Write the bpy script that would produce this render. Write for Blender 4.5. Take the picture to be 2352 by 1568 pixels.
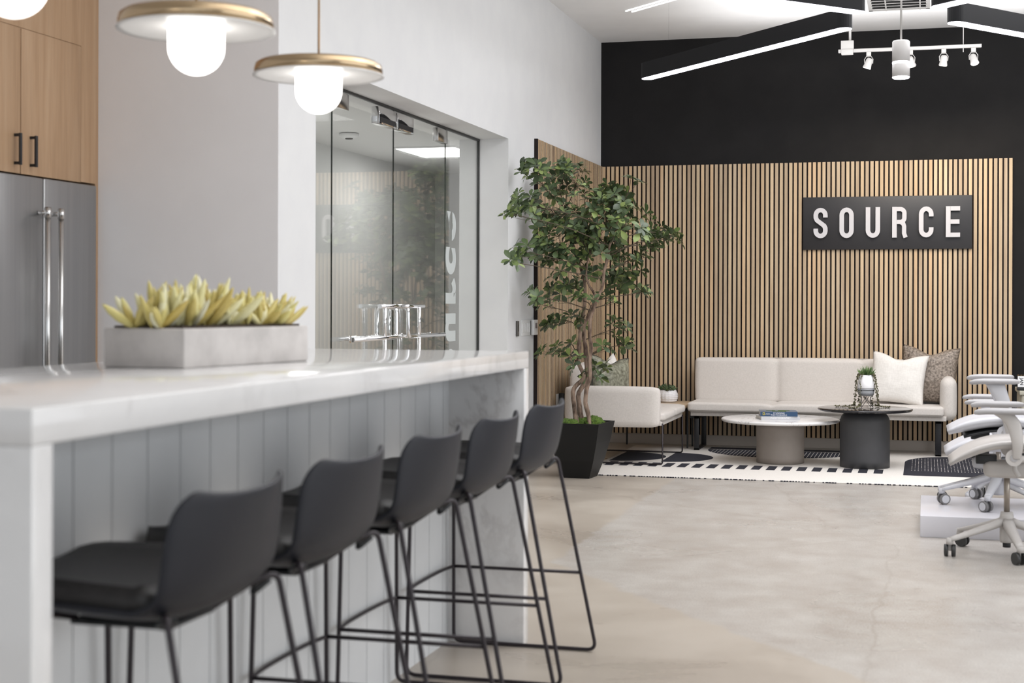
import bpy, bmesh, math, random
from mathutils import Vector, Matrix, Euler, noise
PI = math.pi
for o in list(bpy.data.objects):
    bpy.data.objects.remove(o)
S = bpy.context.scene
C = S.collection

# ------------------------------------------------------------ camera, world, exposure
cd = bpy.data.cameras.new('camera')
cam = bpy.data.objects.new('camera', cd)
C.objects.link(cam)
cam.location = (0, 0, 1.25)
cam.rotation_mode = 'QUATERNION'
cam.rotation_quaternion = (Euler((0, 0, math.radians(15.4))).to_quaternion()
                           @ Euler((PI/2, 0, 0)).to_quaternion()
                           @ Euler((0, 0, math.radians(0.18))).to_quaternion())
cd.sensor_width = 36.0
cd.lens = 52.8
cd.shift_y = -0.037
cd.clip_start = 0.05
cd.dof.use_dof = True
cd.dof.focus_distance = 11.5
cd.dof.aperture_fstop = 3.6
S.camera = cam

w = bpy.data.worlds.new('world')
S.world = w
w.use_nodes = True
w.node_tree.nodes['Background'].inputs[0].default_value = (0.88, 0.94, 1.0, 1)
w.node_tree.nodes['Background'].inputs[1].default_value = 1.0

S.view_settings.view_transform = 'Standard'
S.view_settings.look = 'None'
S.view_settings.gamma = 1.0
S.view_settings.use_curve_mapping = False
S.view_settings.exposure = 0.0


def area(name, loc, size, energy, rot=(0, 0, 0), color=(1, 1, 1), size_y=None):
    d = bpy.data.lights.new(name, 'AREA')
    d.shape = 'RECTANGLE'
    d.size = size
    d.size_y = size_y or size
    d.energy = energy
    d.color = color
    o = bpy.data.objects.new(name, d)
    C.objects.link(o)
    o.location = loc
    o.rotation_euler = rot
    return o


# added fill panels behind the viewer and along the right; no windows modelled
area('fill_front', (1.5, -4.6, 1.9), 7.0, 30, (PI/2, 0, 0), (0.92, 0.96, 1), 2.8)
area('fill_right', (6.4, 4.2, 1.9), 9.0, 185, (PI/2, 0, PI/2), (0.92, 0.96, 1), 2.8)
# added downward fill at ceiling height, without any fixture
area('overhead_fill_lounge', (0.6, 10.2, 3.57), 3.0, 105, (0, 0, 0), (0.98, 0.98, 1), 2.2)
# added upward fill that lifts the ceiling, not part of the hanging bars
area('upward_fill_lounge', (0.5, 9.7, 3.07), 4.2, 142, (PI, 0, 0), (0.97, 0.98, 1), 5.8)
area('upward_fill_middle', (0.2, 4.6, 3.10), 3.0, 90, (PI, 0, 0), (0.97, 0.98, 1), 3.0)
area('overhead_fill_middle', (0.3, 6.0, 3.57), 2.4, 30, (0, 0, 0), (0.98, 0.98, 1), 2.4)  # this and the next: added downward fill with no fixture
area('overhead_fill_near', (0.3, 1.8, 3.57), 2.4, 14, (0, 0, 0), (0.98, 0.98, 1), 2.4)


# ------------------------------------------------------------ materials
def mat(name, col, rough=0.5, metal=0.0, spec=0.5, emit=None, estr=0.0, coat=0.0):
    m = bpy.data.materials.new(name)
    m.use_nodes = True
    b = m.node_tree.nodes['Principled BSDF']
    b.inputs['Base Color'].default_value = (*col, 1)
    b.inputs['Roughness'].default_value = rough
    b.inputs['Metallic'].default_value = metal
    b.inputs['Specular IOR Level'].default_value = spec
    b.inputs['Coat Weight'].default_value = coat
    if emit:
        b.inputs['Emission Color'].default_value = (*emit, 1)
        b.inputs['Emission Strength'].default_value = estr
    return m


class NT:
    def __init__(s, m):
        s.m = m
        s.t = m.node_tree
        s.n = s.t.nodes
        s.b = s.n['Principled BSDF']

    def add(s, typ, **kw):
        nd = s.n.new(typ)
        for k, v in kw.items():
            if k in nd.inputs:
                nd.inputs[k].default_value = v
            else:
                setattr(nd, k, v)
        return nd

    def link(s, a, b):
        s.t.links.new(a, b)

    def coords(s, scale=(1, 1, 1), rot=(0, 0, 0)):
        tc = s.add('ShaderNodeTexCoord')
        mp = s.add('ShaderNodeMapping')
        mp.inputs['Scale'].default_value = scale
        mp.inputs['Rotation'].default_value = rot
        s.link(tc.outputs['Object'], mp.inputs['Vector'])
        return mp.outputs['Vector']

    def noise(s, vec, scale, detail=4, rough=0.55, dist=0.0):
        nd = s.add('ShaderNodeTexNoise')
        nd.inputs['Scale'].default_value = scale
        nd.inputs['Detail'].default_value = detail
        nd.inputs['Roughness'].default_value = rough
        nd.inputs['Distortion'].default_value = dist
        s.link(vec, nd.inputs['Vector'])
        return nd.outputs['Fac']

    def ramp(s, fac, stops):
        nd = s.add('ShaderNodeValToRGB')
        e = nd.color_ramp.elements
        while len(e) < len(stops):
            e.new(0.5)
        for k, (p, c) in enumerate(stops):
            e[k].position = p
            e[k].color = (*c, 1) if not isinstance(c, (int, float)) else (c, c, c, 1)
        s.link(fac, nd.inputs['Fac'])
        return nd.outputs['Color']

    def math(s, op, a, b=None):
        nd = s.add('ShaderNodeMath')
        nd.operation = op
        for i, v in enumerate((a, b)):
            if v is None:
                continue
            if isinstance(v, (int, float)):
                nd.inputs[i].default_value = v
            else:
                s.link(v, nd.inputs[i])
        return nd.outputs[0]

    def mix(s, fac, a, b, blend='MIX'):
        nd = s.add('ShaderNodeMix')
        nd.data_type = 'RGBA'
        nd.blend_type = blend
        for i, v in ((0, fac), (6, a), (7, b)):
            if isinstance(v, (int, float)):
                nd.inputs[i].default_value = v
            elif isinstance(v, tuple):
                nd.inputs[i].default_value = (*v, 1)
            else:
                s.link(v, nd.inputs[i])
        return nd.outputs[2]

    def bump(s, fac, strength=0.2, dist=0.01):
        nd = s.add('ShaderNodeBump')
        nd.inputs['Strength'].default_value = strength
        nd.inputs['Distance'].default_value = dist
        s.link(fac, nd.inputs['Height'])
        s.link(nd.outputs['Normal'], s.b.inputs['Normal'])

    def base(s, col):
        s.link(col, s.b.inputs['Base Color'])


def noisy(name, c0, c1, scale, rough=0.6, bump=0.0, stretch=(1, 1, 1), metal=0.0, lo=0.35, hi=0.65, detail=4, bdist=0.002, spec=0.5):
    m = mat(name, c0, rough, metal, spec)
    t = NT(m)
    v = t.coords(stretch)
    f = t.noise(v, scale, detail)
    t.base(t.ramp(f, [(lo, c0), (hi, c1)]))
    if bump:
        t.bump(f, bump, bdist)
    return m


def oak(name, c0, c1, c2, stretch, per_island=True, rough=0.5):
    m = mat(name, c0, rough)
    t = NT(m)
    v = t.coords(stretch)
    f = t.noise(v, 14, 6, 0.6, 0.6)
    fine = t.noise(t.coords(tuple(a*3 for a in stretch)), 30, 3, 0.6)
    col = t.ramp(f, [(0.3, c0), (0.5, c1), (0.72, c2)])
    col = t.mix(0.25, col, t.ramp(fine, [(0.3, 0.55), (0.7, 1.0)]), 'MULTIPLY')
    if per_island:
        g = t.add('ShaderNodeNewGeometry')
        hue = t.ramp(g.outputs['Random Per Island'], [(0.0, (0.78, 0.76, 0.74)), (0.5, (1.0, 1.0, 0.94)), (1.0, (1.1, 1.0, 0.86))])
        col = t.mix(1.0, col, hue, 'MULTIPLY')
    t.base(col)
    t.bump(fine, 0.08, 0.001)
    return m


def fabric(name, c0, c1, scale=260, bump=0.25):
    m = mat(name, c0, 0.92, 0, 0.2)
    t = NT(m)
    va = t.coords((1, 1, 0.15))
    vb = t.coords((0.15, 0.15, 1))
    fa = t.noise(va, scale, 2)
    fb = t.noise(vb, scale, 2)
    f = t.math('MULTIPLY', t.math('ADD', fa, fb), 0.5)
    t.base(t.ramp(f, [(0.4, c0), (0.6, c1)]))
    t.bump(f, bump, 0.001)
    t.b.inputs['Sheen Weight'].default_value = 0.15
    return m


def marble(name, base, vein, scale=2.2, rough=0.12, width=0.035, amount=0.8):
    m = mat(name, base, rough)
    t = NT(m)
    v = t.coords()
    n = t.noise(v, scale, 8, 0.6, 1.2)
    d = t.math('ABSOLUTE', t.math('SUBTRACT', n, 0.5))
    vein_f = t.ramp(d, [(0.0, 1.0), (width, 0.0)])
    cloud = t.ramp(t.noise(v, scale*0.8, 4), [(0.42, 0.0), (0.62, 1.0)])
    fac = t.math('MULTIPLY', t.math('MULTIPLY', vein_f, cloud), amount)
    soft = t.ramp(t.noise(v, scale*1.6, 5, 0.6, 0.8), [(0.35, tuple(c*0.93 for c in base)), (0.6, base)])
    t.base(t.mix(fac, soft, vein))
    return m


M = {}
M['wall'] = noisy('wall_paint_white', (0.67, 0.67, 0.675), (0.695, 0.695, 0.695), 5, 0.75, 0.02)
M['wall_grey'] = noisy('wall_paint_mauve_grey', (0.82, 0.80, 0.80), (0.84, 0.82, 0.82), 4, 0.75, 0.02)
M['wall_black'] = noisy('wall_paint_black', (0.0095, 0.0090, 0.0093), (0.0125, 0.0118, 0.012), 4, 0.8, 0.02, spec=0.25)
M['ceiling'] = noisy('ceiling_paint', (0.85, 0.845, 0.84), (0.88, 0.875, 0.87), 3, 0.85, 0.02)
M['white_paint'] = mat('white_satin_paint', (0.80, 0.80, 0.80), 0.35)
M['white_trim'] = mat('white_trim_paint', (0.52, 0.47, 0.42), 0.5)
M['slat'] = oak('oak_slat', (0.46, 0.34, 0.225), (0.57, 0.435, 0.30), (0.67, 0.53, 0.38), (1, 1, 0.06))
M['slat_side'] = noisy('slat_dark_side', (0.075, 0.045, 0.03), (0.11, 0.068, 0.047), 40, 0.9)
M['oak_panel'] = oak('oak_cabinet_veneer', (0.40, 0.245, 0.135), (0.47, 0.30, 0.175), (0.53, 0.355, 0.22), (1, 1, 0.05), False, 0.45)
M['oak_table'] = oak('oak_table_top', (0.42, 0.30, 0.19), (0.52, 0.39, 0.26), (0.6, 0.46, 0.32), (0.1, 1, 1), False)
M['felt'] = noisy('black_felt', (0.012, 0.007, 0.006), (0.022, 0.013, 0.011), 300, 0.95)
M['steel'] = noisy('brushed_steel', (0.37, 0.37, 0.375), (0.41, 0.41, 0.41), 40, 0.34, 0.01, (1, 1, 0.02), 0.9)
M['steel_dark'] = mat('dark_gap', (0.03, 0.03, 0.03), 0.5)
M['chrome'] = mat('chrome', (0.82, 0.82, 0.83), 0.06, 1.0)
M['chrome_satin'] = mat('satin_chrome', (0.62, 0.61, 0.60), 0.2, 1.0)
M['brass'] = mat('brass', (0.50, 0.375, 0.235), 0.2, 1.0)
M['black_metal'] = mat('black_powder_coat', (0.012, 0.012, 0.014), 0.4)
M['bronze_metal'] = mat('dark_rod_metal', (0.028, 0.022, 0.026), 0.38, 0.3)
M['quartz'] = marble('island_quartz', (0.80, 0.79, 0.785), (0.50, 0.48, 0.47), 1.3, 0.10, 0.03, 0.55)
M['marble_top'] = marble('white_marble', (0.82, 0.80, 0.79), (0.25, 0.22, 0.22), 5.0, 0.12, 0.03, 0.9)
M['black_marble'] = marble('black_marble', (0.013, 0.012, 0.014), (0.5, 0.47, 0.45), 3.0, 0.06, 0.006, 0.6)
M['board'] = noisy('grooved_board_paint', (0.70, 0.71, 0.72), (0.73, 0.74, 0.75), 6, 0.5, 0.0)
M['groove'] = mat('groove_shadow_gap', (0.22, 0.22, 0.22), 0.8)
M['stool_shell'] = mat('stool_shell_plastic', (0.014, 0.015, 0.021), 0.5, 0, 0.35)
M['stool_pad'] = noisy('stool_pad_leather', (0.014, 0.013, 0.013), (0.022, 0.02, 0.02), 60, 0.5, 0.08)
M['concrete_box'] = noisy('cast_concrete', (0.42, 0.395, 0.38), (0.55, 0.52, 0.50), 9, 0.8, 0.06, detail=6)
M['globe'] = mat('opal_globe', (1, 1, 1), 0.4, emit=(1.0, 0.97, 0.92), estr=3.2)
M['shade_white'] = mat('white_enamel', (0.88, 0.87, 0.86), 0.35)
M['led'] = mat('led_diffuser', (1, 1, 1), 0.5, emit=(0.90, 0.88, 1.0), estr=7.0)
M['slot_glow'] = mat('slot_glow', (1, 1, 1), 0.5, emit=(1, 1, 1), estr=1.6)  # glow put in to whiten the ceiling double line
M['lamp_face'] = mat('lamp_face', (1, 1, 1), 0.5, emit=(1.0, 0.95, 0.88), estr=9.0)
M['panel_light'] = mat('panel_light_diffuser', (1, 1, 1), 0.5, emit=(1, 0.99, 0.97), estr=4.0)
M['fixture_black'] = mat('fixture_black', (0.005, 0.005, 0.006), 0.6, 0, 0.2)
M['fixture_white'] = mat('fixture_white', (0.43, 0.415, 0.40), 0.4)
M['sign_black'] = mat('sign_board_black', (0.020, 0.019, 0.021), 0.45)
M['sign_white'] = mat('sign_letter_white', (0.58, 0.57, 0.59), 0.45)
M['sofa'] = fabric('oatmeal_weave', (0.60, 0.56, 0.52), (0.68, 0.635, 0.595), 420, 0.2)
M['sofa_seam'] = mat('sofa_seam', (0.38, 0.34, 0.31), 0.9)
M['pillow_white'] = fabric('white_linen', (0.72, 0.69, 0.65), (0.80, 0.77, 0.73), 150, 0.6)
M['velvet_brown'] = noisy('crushed_velvet_brown', (0.075, 0.055, 0.040), (0.38, 0.315, 0.26), 60, 0.5, 0.6, detail=15, lo=0.33, hi=0.70)
M['velvet_olive'] = noisy('crushed_velvet_olive', (0.095, 0.09, 0.06), (0.33, 0.33, 0.25), 40, 0.5, 0.6, detail=15, lo=0.34, hi=0.70)
M['piping_dark'] = mat('pillow_piping', (0.05, 0.045, 0.035), 0.8)
M['ped_taupe'] = noisy('taupe_pedestal', (0.29, 0.25, 0.22), (0.32, 0.28, 0.25), 6, 0.6)
M['ped_grey'] = noisy('charcoal_pedestal', (0.052, 0.052, 0.056), (0.062, 0.062, 0.066), 6, 0.55)
M['planter_black'] = mat('planter_black_resin', (0.008, 0.008, 0.008), 0.55, 0, 0.3)
M['moss'] = noisy('moss', (0.025, 0.05, 0.008), (0.11, 0.185, 0.02), 90, 0.95, 0.8, detail=6, bdist=0.01)
M['gravel'] = noisy('grey_gravel', (0.12, 0.12, 0.12), (0.5, 0.5, 0.5), 150, 0.9)
M['bark'] = noisy('bark', (0.06, 0.036, 0.025), (0.33, 0.235, 0.175), 30, 0.9, 0.9, (1, 1, 0.35), detail=8, bdist=0.006)
M['twig'] = mat('twig', (0.075, 0.055, 0.035), 0.8)
M['pot_white'] = mat('glazed_white_pot', (0.80, 0.79, 0.80), 0.3)
M['pot_grey'] = mat('pot_grey_base', (0.38, 0.39, 0.41), 0.4)
M['soil'] = noisy('soil', (0.02, 0.013, 0.009), (0.06, 0.04, 0.03), 80, 0.95)
M['chair_plastic'] = mat('pale_grey_nylon', (0.50, 0.475, 0.455), 0.42)
M['chair_white'] = mat('white_nylon', (0.56, 0.56, 0.59), 0.4)
M['arm_pad'] = mat('grey_arm_pad', (0.38, 0.37, 0.375), 0.55)
M['wheel'] = mat('wheel_grey', (0.17, 0.165, 0.165), 0.4)
M['wheel_dark'] = mat('wheel_dark', (0.03, 0.03, 0.03), 0.4)
M['hub'] = mat('wheel_hub_white', (0.6, 0.6, 0.63), 0.4)
M['gas_col'] = mat('gas_column', (0.33, 0.29, 0.25), 0.3, 0.7)
M['black_plastic'] = mat('black_plastic', (0.012, 0.013, 0.015), 0.45)
M['podium'] = mat('podium_white_lacquer', (0.68, 0.67, 0.71), 0.22)
M['book_navy'] = mat('book_navy', (0.025, 0.065, 0.14), 0.3)
M['book_grey'] = mat('book_silver_grey', (0.55, 0.55, 0.57), 0.35)
M['paper'] = mat('page_edges', (0.74, 0.71, 0.66), 0.8)
M['print_white'] = mat('print_white', (0.85, 0.85, 0.85), 0.6)
M['print_yellow'] = mat('print_yellow', (0.8, 0.62, 0.03), 0.6)
M['print_dark'] = mat('print_dark', (0.02, 0.02, 0.03), 0.6)
M['rug'] = noisy('cream_wool', (0.64, 0.60, 0.555), (0.75, 0.715, 0.67), 220, 0.98, 0.5, detail=3)
M['rug_black'] = noisy('ink_wool', (0.008, 0.009, 0.016), (0.02, 0.02, 0.032), 220, 0.98, 0.4)
M['rug_tick'] = mat('rug_white_stitch', (0.6, 0.57, 0.53), 0.95)
M['beige_cab'] = mat('beige_laminate', (0.42, 0.40, 0.33), 0.5)
M['frost'] = mat('frosted_vinyl', (0.5, 0.53, 0.52), 0.7)
M['plastic_white'] = mat('white_plastic', (0.72, 0.72, 0.72), 0.4)
M['screen'] = mat('thermostat_screen', (0.10, 0.10, 0.17), 0.2)
M['reader'] = mat('card_reader_grey', (0.09, 0.085, 0.08), 0.4)
M['interior'] = noisy('meeting_room_wall', (0.62, 0.62, 0.61), (0.65, 0.65, 0.64), 4, 0.8)
M['int_ceil'] = mat('meeting_room_ceiling', (0.74, 0.74, 0.73), 0.85)


def leaf_mat(name, c0, c1, c2, rough=0.42, trans=0.0):
    m = mat(name, c0, rough)
    t = NT(m)
    g = t.add('ShaderNodeNewGeometry')
    t.base(t.ramp(g.outputs['Random Per Island'], [(0.0, c0), (0.7, c1), (1.0, c2)]))
    return m


M['leaf'] = leaf_mat('ficus_leaf', (0.035, 0.055, 0.025), (0.10, 0.15, 0.058), (0.26, 0.33, 0.10))
M['leaf_yellow'] = leaf_mat('yellow_succulent', (0.50, 0.38, 0.10), (0.66, 0.60, 0.24), (0.82, 0.80, 0.60), 0.5)
M['leaf_succulent'] = leaf_mat('dark_succulent', (0.03, 0.06, 0.02), (0.07, 0.12, 0.045), (0.12, 0.08, 0.05), 0.5)
M['leaf_pearl'] = leaf_mat('trailing_beads', (0.06, 0.055, 0.03), (0.11, 0.10, 0.05), (0.18, 0.18, 0.09), 0.5)
M['leaf_spike'] = leaf_mat('spiky_leaf', (0.06, 0.12, 0.035), (0.11, 0.19, 0.06), (0.2, 0.28, 0.1), 0.5)


def floor_material():
    m = mat('polished_concrete', (0.5, 0.46, 0.42), 0.3)
    t = NT(m)
    tc = t.add('ShaderNodeTexCoord')
    v = tc.outputs['Object']
    sep = t.add('ShaderNodeSeparateXYZ')
    warp = t.add('ShaderNodeTexNoise')
    warp.inputs['Scale'].default_value = 6
    warp.inputs['Detail'].default_value = 5
    t.link(v, warp.inputs['Vector'])
    t.link(v, sep.inputs[0])
    wob = t.math('MULTIPLY', t.math('SUBTRACT', warp.outputs['Fac'], 0.5), 0.10)
    x = t.math('ADD', sep.outputs[0], wob)
    y = t.math('ADD', sep.outputs[1], wob)
    # exposed-aggregate patch right of x=-1.75 and beyond a diagonal pour joint
    a = t.ramp(t.math('ADD', x, 1.75), [(0.0, 0.0), (0.03, 1.0)])
    diag = t.math('ADD', t.math('SUBTRACT', y, 7.0), t.math('MULTIPLY', t.math('ADD', x, 1.72), 1.25))
    b = t.ramp(diag, [(0.0, 0.0), (0.05, 1.0)])
    patch = t.math('MULTIPLY', a, b)
    big = t.noise(v, 0.9, 5, 0.6, 0.5)
    mid = t.noise(v, 5, 6, 0.65)
    fine = t.noise(v, 130, 3, 0.6)
    smooth = t.ramp(big, [(0.3, (0.34, 0.295, 0.25)), (0.5, (0.42, 0.37, 0.315)), (0.7, (0.49, 0.44, 0.38))])
    agg = t.ramp(mid, [(0.3, (0.40, 0.36, 0.325)), (0.55, (0.47, 0.44, 0.405)), (0.75, (0.53, 0.505, 0.47))])
    speck = t.ramp(fine, [(0.34, 0.55), (0.5, 0.97), (0.68, 1.12)])
    agg = t.mix(0.55, agg, speck, 'MULTIPLY')
    col = t.mix(patch, smooth, agg)
    # hairline cracks
    vo = t.add('ShaderNodeTexVoronoi')
    vo.feature = 'DISTANCE_TO_EDGE'
    vo.inputs['Scale'].default_value = 0.42
    wv = t.add('ShaderNodeMapping')
    mixv = t.add('ShaderNodeMix')
    mixv.data_type = 'VECTOR'
    mixv.inputs[0].default_value = 0.12
    t.link(v, mixv.inputs[4])
    w2 = t.add('ShaderNodeTexNoise')
    w2.inputs['Scale'].default_value = 2.5
    w2.inputs['Detail'].default_value = 6
    t.link(v, w2.inputs['Vector'])
    t.link(w2.outputs['Color'], mixv.inputs[5])
    t.link(mixv.outputs[1], vo.inputs['Vector'])
    crack = t.ramp(vo.outputs['Distance'], [(0.0, 0.35), (0.0035, 0.0)])
    col = t.mix(t.math('MULTIPLY', crack, mid), col, (0.16, 0.12, 0.09))
    # small stains
    st = t.ramp(t.noise(t.coords((1, 1, 1)), 11, 2, 0.4), [(0.70, 0.0), (0.78, 0.35)])
    col = t.mix(st, col, (0.25, 0.20, 0.17))
    t.base(col)
    r = t.ramp(big, [(0.3, 0.24), (0.7, 0.38)])
    t.link(r, t.b.inputs['Roughness'])
    t.bump(fine, 0.05, 0.001)
    return m


M['floor'] = floor_material()


def glass_material(name, tint, ior=1.5, boost=1.0):
    m = bpy.data.materials.new(name)
    m.use_nodes = True
    nt = m.node_tree
    nt.nodes.clear()
    out = nt.nodes.new('ShaderNodeOutputMaterial')
    mx = nt.nodes.new('ShaderNodeMixShader')
    tr = nt.nodes.new('ShaderNodeBsdfTransparent')
    tr.inputs[0].default_value = (*tint, 1)
    gl = nt.nodes.new('ShaderNodeBsdfGlossy')
    gl.inputs['Roughness'].default_value = 0.0
    fr = nt.nodes.new('ShaderNodeFresnel')
    fr.inputs['IOR'].default_value = ior
    mu = nt.nodes.new('ShaderNodeMath')
    mu.operation = 'MULTIPLY'
    mu.use_clamp = True
    mu.inputs[1].default_value = boost
    geo = nt.nodes.new('ShaderNodeNewGeometry')
    io = nt.nodes.new('ShaderNodeMix')      # same index seen from either face of the pane
    io.data_type = 'FLOAT'
    io.inputs[2].default_value = ior
    io.inputs[3].default_value = 1/ior
    nt.links.new(geo.outputs['Backfacing'], io.inputs[0])
    nt.links.new(io.outputs[0], fr.inputs['IOR'])
    nt.links.new(fr.outputs[0], mu.inputs[0])
    nt.links.new(mu.outputs[0], mx.inputs[0])
    nt.links.new(tr.outputs[0], mx.inputs[1])
    nt.links.new(gl.outputs[0], mx.inputs[2])
    nt.links.new(mx.outputs[0], out.inputs[0])
    return m


M['glass'] = glass_material('clear_glass', (0.965, 0.975, 0.97), 1.52, 1.0)
M['glass_edge'] = mat('glass_edge', (0.03, 0.035, 0.03), 0.25)


# ------------------------------------------------------------ mesh helpers
def nb():
    return bmesh.new()


def xf(bm, verts, loc=(0, 0, 0), rot=(0, 0, 0), scale=(1, 1, 1)):
    m = Matrix.Translation(loc) @ Euler(rot).to_matrix().to_4x4() @ Matrix.Diagonal((*scale, 1))
    bmesh.ops.transform(bm, matrix=m, verts=verts)


def box(bm, x0, x1, y0, y1, z0, z1, bev=0.0, seg=2, mi=0, rot=None):
    n0 = set(bm.faces)
    r = bmesh.ops.create_cube(bm, size=1)
    vs = r['verts']
    c = ((x0+x1)/2, (y0+y1)/2, (z0+z1)/2)
    xf(bm, vs, (0, 0, 0), (0, 0, 0), (abs(x1-x0), abs(y1-y0), abs(z1-z0)))
    if bev > 0:
        es = list({e for v in vs for e in v.link_edges})
        b = bmesh.ops.bevel(bm, geom=es, offset=bev, segments=seg, profile=0.5, affect='EDGES')
        vs = list({v for f in bm.faces if f not in n0 for v in f.verts})
    xf(bm, vs, c, rot or (0, 0, 0))
    for f in bm.faces:
        if f not in n0:
            f.material_index = mi
            if bev > 0:
                f.smooth = True
    return vs


def cyl(bm, p0, p1, r0, r1=None, seg=24, caps=True, mi=0):
    r1 = r0 if r1 is None else r1
    p0 = Vector(p0)
    p1 = Vector(p1)
    d = p1-p0
    n0 = set(bm.faces)
    r = bmesh.ops.create_cone(bm, cap_ends=caps, segments=seg, radius1=r0, radius2=r1, depth=d.length)
    q = d.to_track_quat('Z', 'Y')
    m = Matrix.Translation((p0+p1)/2) @ q.to_matrix().to_4x4()
    bmesh.ops.transform(bm, matrix=m, verts=r['verts'])
    for f in bm.faces:
        if f not in n0:
            f.material_index = mi
            f.smooth = len(f.verts) == 4
    return r['verts']


def lathe(bm, prof, seg=48, loc=(0, 0, 0), mi=0, mod=None, close=True):
    rings = []
    for (r, z) in prof:
        ring = []
        for k in range(seg):
            a = 2*PI*k/seg
            rr = r*(mod(a, z) if mod else 1)
            ring.append(bm.verts.new((loc[0]+rr*math.cos(a), loc[1]+rr*math.sin(a), loc[2]+z)))
        rings.append(ring)
    for i in range(len(rings)-1):
        for k in range(seg):
            f = bm.faces.new((rings[i][k], rings[i][(k+1) % seg], rings[i+1][(k+1) % seg], rings[i+1][k]))
            f.smooth = True
            f.material_index = mi
    if close:
        if prof[0][0] > 1e-5:
            f = bm.faces.new(list(reversed(rings[0])))
            f.material_index = mi
        if prof[-1][0] > 1e-5:
            f = bm.faces.new(rings[-1])
            f.material_index = mi
    return rings


def smooth_path(pts, n=6):
    P = [Vector(p) for p in pts]
    out = []
    for i in range(len(P)-1):
        a = P[max(i-1, 0)]
        b = P[i]
        c = P[i+1]
        d = P[min(i+2, len(P)-1)]
        for k in range(n):
            t = k/n
            out.append(0.5*((2*b)+(c-a)*t+(2*a-5*b+4*c-d)*t*t+(3*b-a-3*c+d)*t**3))
    out.append(P[-1])
    return out


def fillet(pts, rad, n=5, closed=False):
    P = [Vector(p) for p in pts]
    out = []
    N = len(P)
    for i in range(N):
        if not closed and i in (0, N-1):
            out.append(P[i])
            continue
        a = P[(i-1) % N]
        b = P[i]
        c = P[(i+1) % N]
        r = min(rad, (a-b).length*0.45, (c-b).length*0.45)
        p = b+(a-b).normalized()*r
        q = b+(c-b).normalized()*r
        for k in range(n+1):
            t = k/n
            out.append(p*(1-t)**2+b*2*t*(1-t)+q*t*t)
    return out


def tube(bm, pts, r, seg=10, mi=0, closed=False, rads=None):
    P = [Vector(p) for p in pts]
    N = len(P)
    rings = []
    up = None
    for i in range(N):
        if closed:
            d = P[(i+1) % N]-P[(i-1) % N]
        else:
            d = P[min(i+1, N-1)]-P[max(i-1, 0)]
        if d.length < 1e-9:
            d = Vector((0, 0, 1))
        d.normalize()
        if up is None:
            up = d.orthogonal().normalized()
        else:
            up = up-d*up.dot(d)
            if up.length < 1e-6:
                up = d.orthogonal()
            up.normalize()
        s = d.cross(up)
        rr = rads[i] if rads else r
        rings.append([bm.verts.new(P[i]+(up*math.cos(2*PI*k/seg)+s*math.sin(2*PI*k/seg))*rr) for k in range(seg)])
    L = N if closed else N-1
    for i in range(L):
        A = rings[i]
        B = rings[(i+1) % N]
        sh = 0
        if closed and i == N-1:
            best = 1e9
            for s_ in range(seg):
                dd = (A[0].co-B[s_].co).length
                if dd < best:
                    best = dd
                    sh = s_
        for k in range(seg):
            f = bm.faces.new((A[k], A[(k+1) % seg], B[(k+1+sh) % seg], B[(k+sh) % seg]))
            f.smooth = True
            f.material_index = mi
    if not closed:
        bm.faces.new(list(reversed(rings[0]))).material_index = mi
        bm.faces.new(rings[-1]).material_index = mi


def poly(bm, pts, h, axis='z', mi=0):
    """closed outline (2-D) extruded by h along axis, starting at the third coordinate given"""
    vs = [bm.verts.new(p) for p in pts]
    f = bm.faces.new(vs)
    f.material_index = mi
    r = bmesh.ops.extrude_face_region(bm, geom=[f])
    nv = [g for g in r['geom'] if isinstance(g, bmesh.types.BMVert)]
    for g in r['geom']:
        if isinstance(g, bmesh.types.BMFace):
            g.material_index = mi
    d = {'x': (h, 0, 0), 'y': (0, h, 0), 'z': (0, 0, h)}[axis]
    bmesh.ops.translate(bm, vec=d, verts=nv)
    for e in f.edges:
        for ff in e.link_faces:
            ff.material_index = mi
    return vs+nv


def obj(name, bm, m, parent=None, loc=None, rot=None, norm=True):
    if norm:
        bmesh.ops.recalc_face_normals(bm, faces=bm.faces)
    me = bpy.data.meshes.new(name)
    bm.to_mesh(me)
    bm.free()
    for mm in (m if isinstance(m, (list, tuple)) else [m]):
        me.materials.append(M[mm])
    o = bpy.data.objects.new(name, me)
    C.objects.link(o)
    if parent:
        o.parent = parent
    if loc:
        o.location = loc
    if rot:
        o.rotation_euler = rot
    return o


def tag(o, label, cat, group=None, kind=None):
    o['label'] = label
    o['category'] = cat
    if group:
        o['group'] = group
    if kind:
        o['kind'] = kind
    return o


def thing(name, label, cat, loc=(0, 0, 0), rotz=0, group=None):
    o = bpy.data.objects.new(name, None)
    o.empty_display_size = 0.1
    C.objects.link(o)
    o.location = loc
    o.rotation_euler = (0, 0, rotz)
    return tag(o, label, cat, group)


def struct(name, bm, m):
    o = obj(name, bm, m)
    o['kind'] = 'structure'
    return o


def dup(root, loc, rotz=None, label=None):
    def cp(o, par):
        c = o.copy()
        C.objects.link(c)
        c.parent = par
        for ch in list(o.children):
            cp(ch, c)
        return c
    c = cp(root, None)
    c.location = loc
    if rotz is not None:
        c.rotation_euler = (0, 0, rotz)
    if label:
        c['label'] = label
    return c


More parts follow.
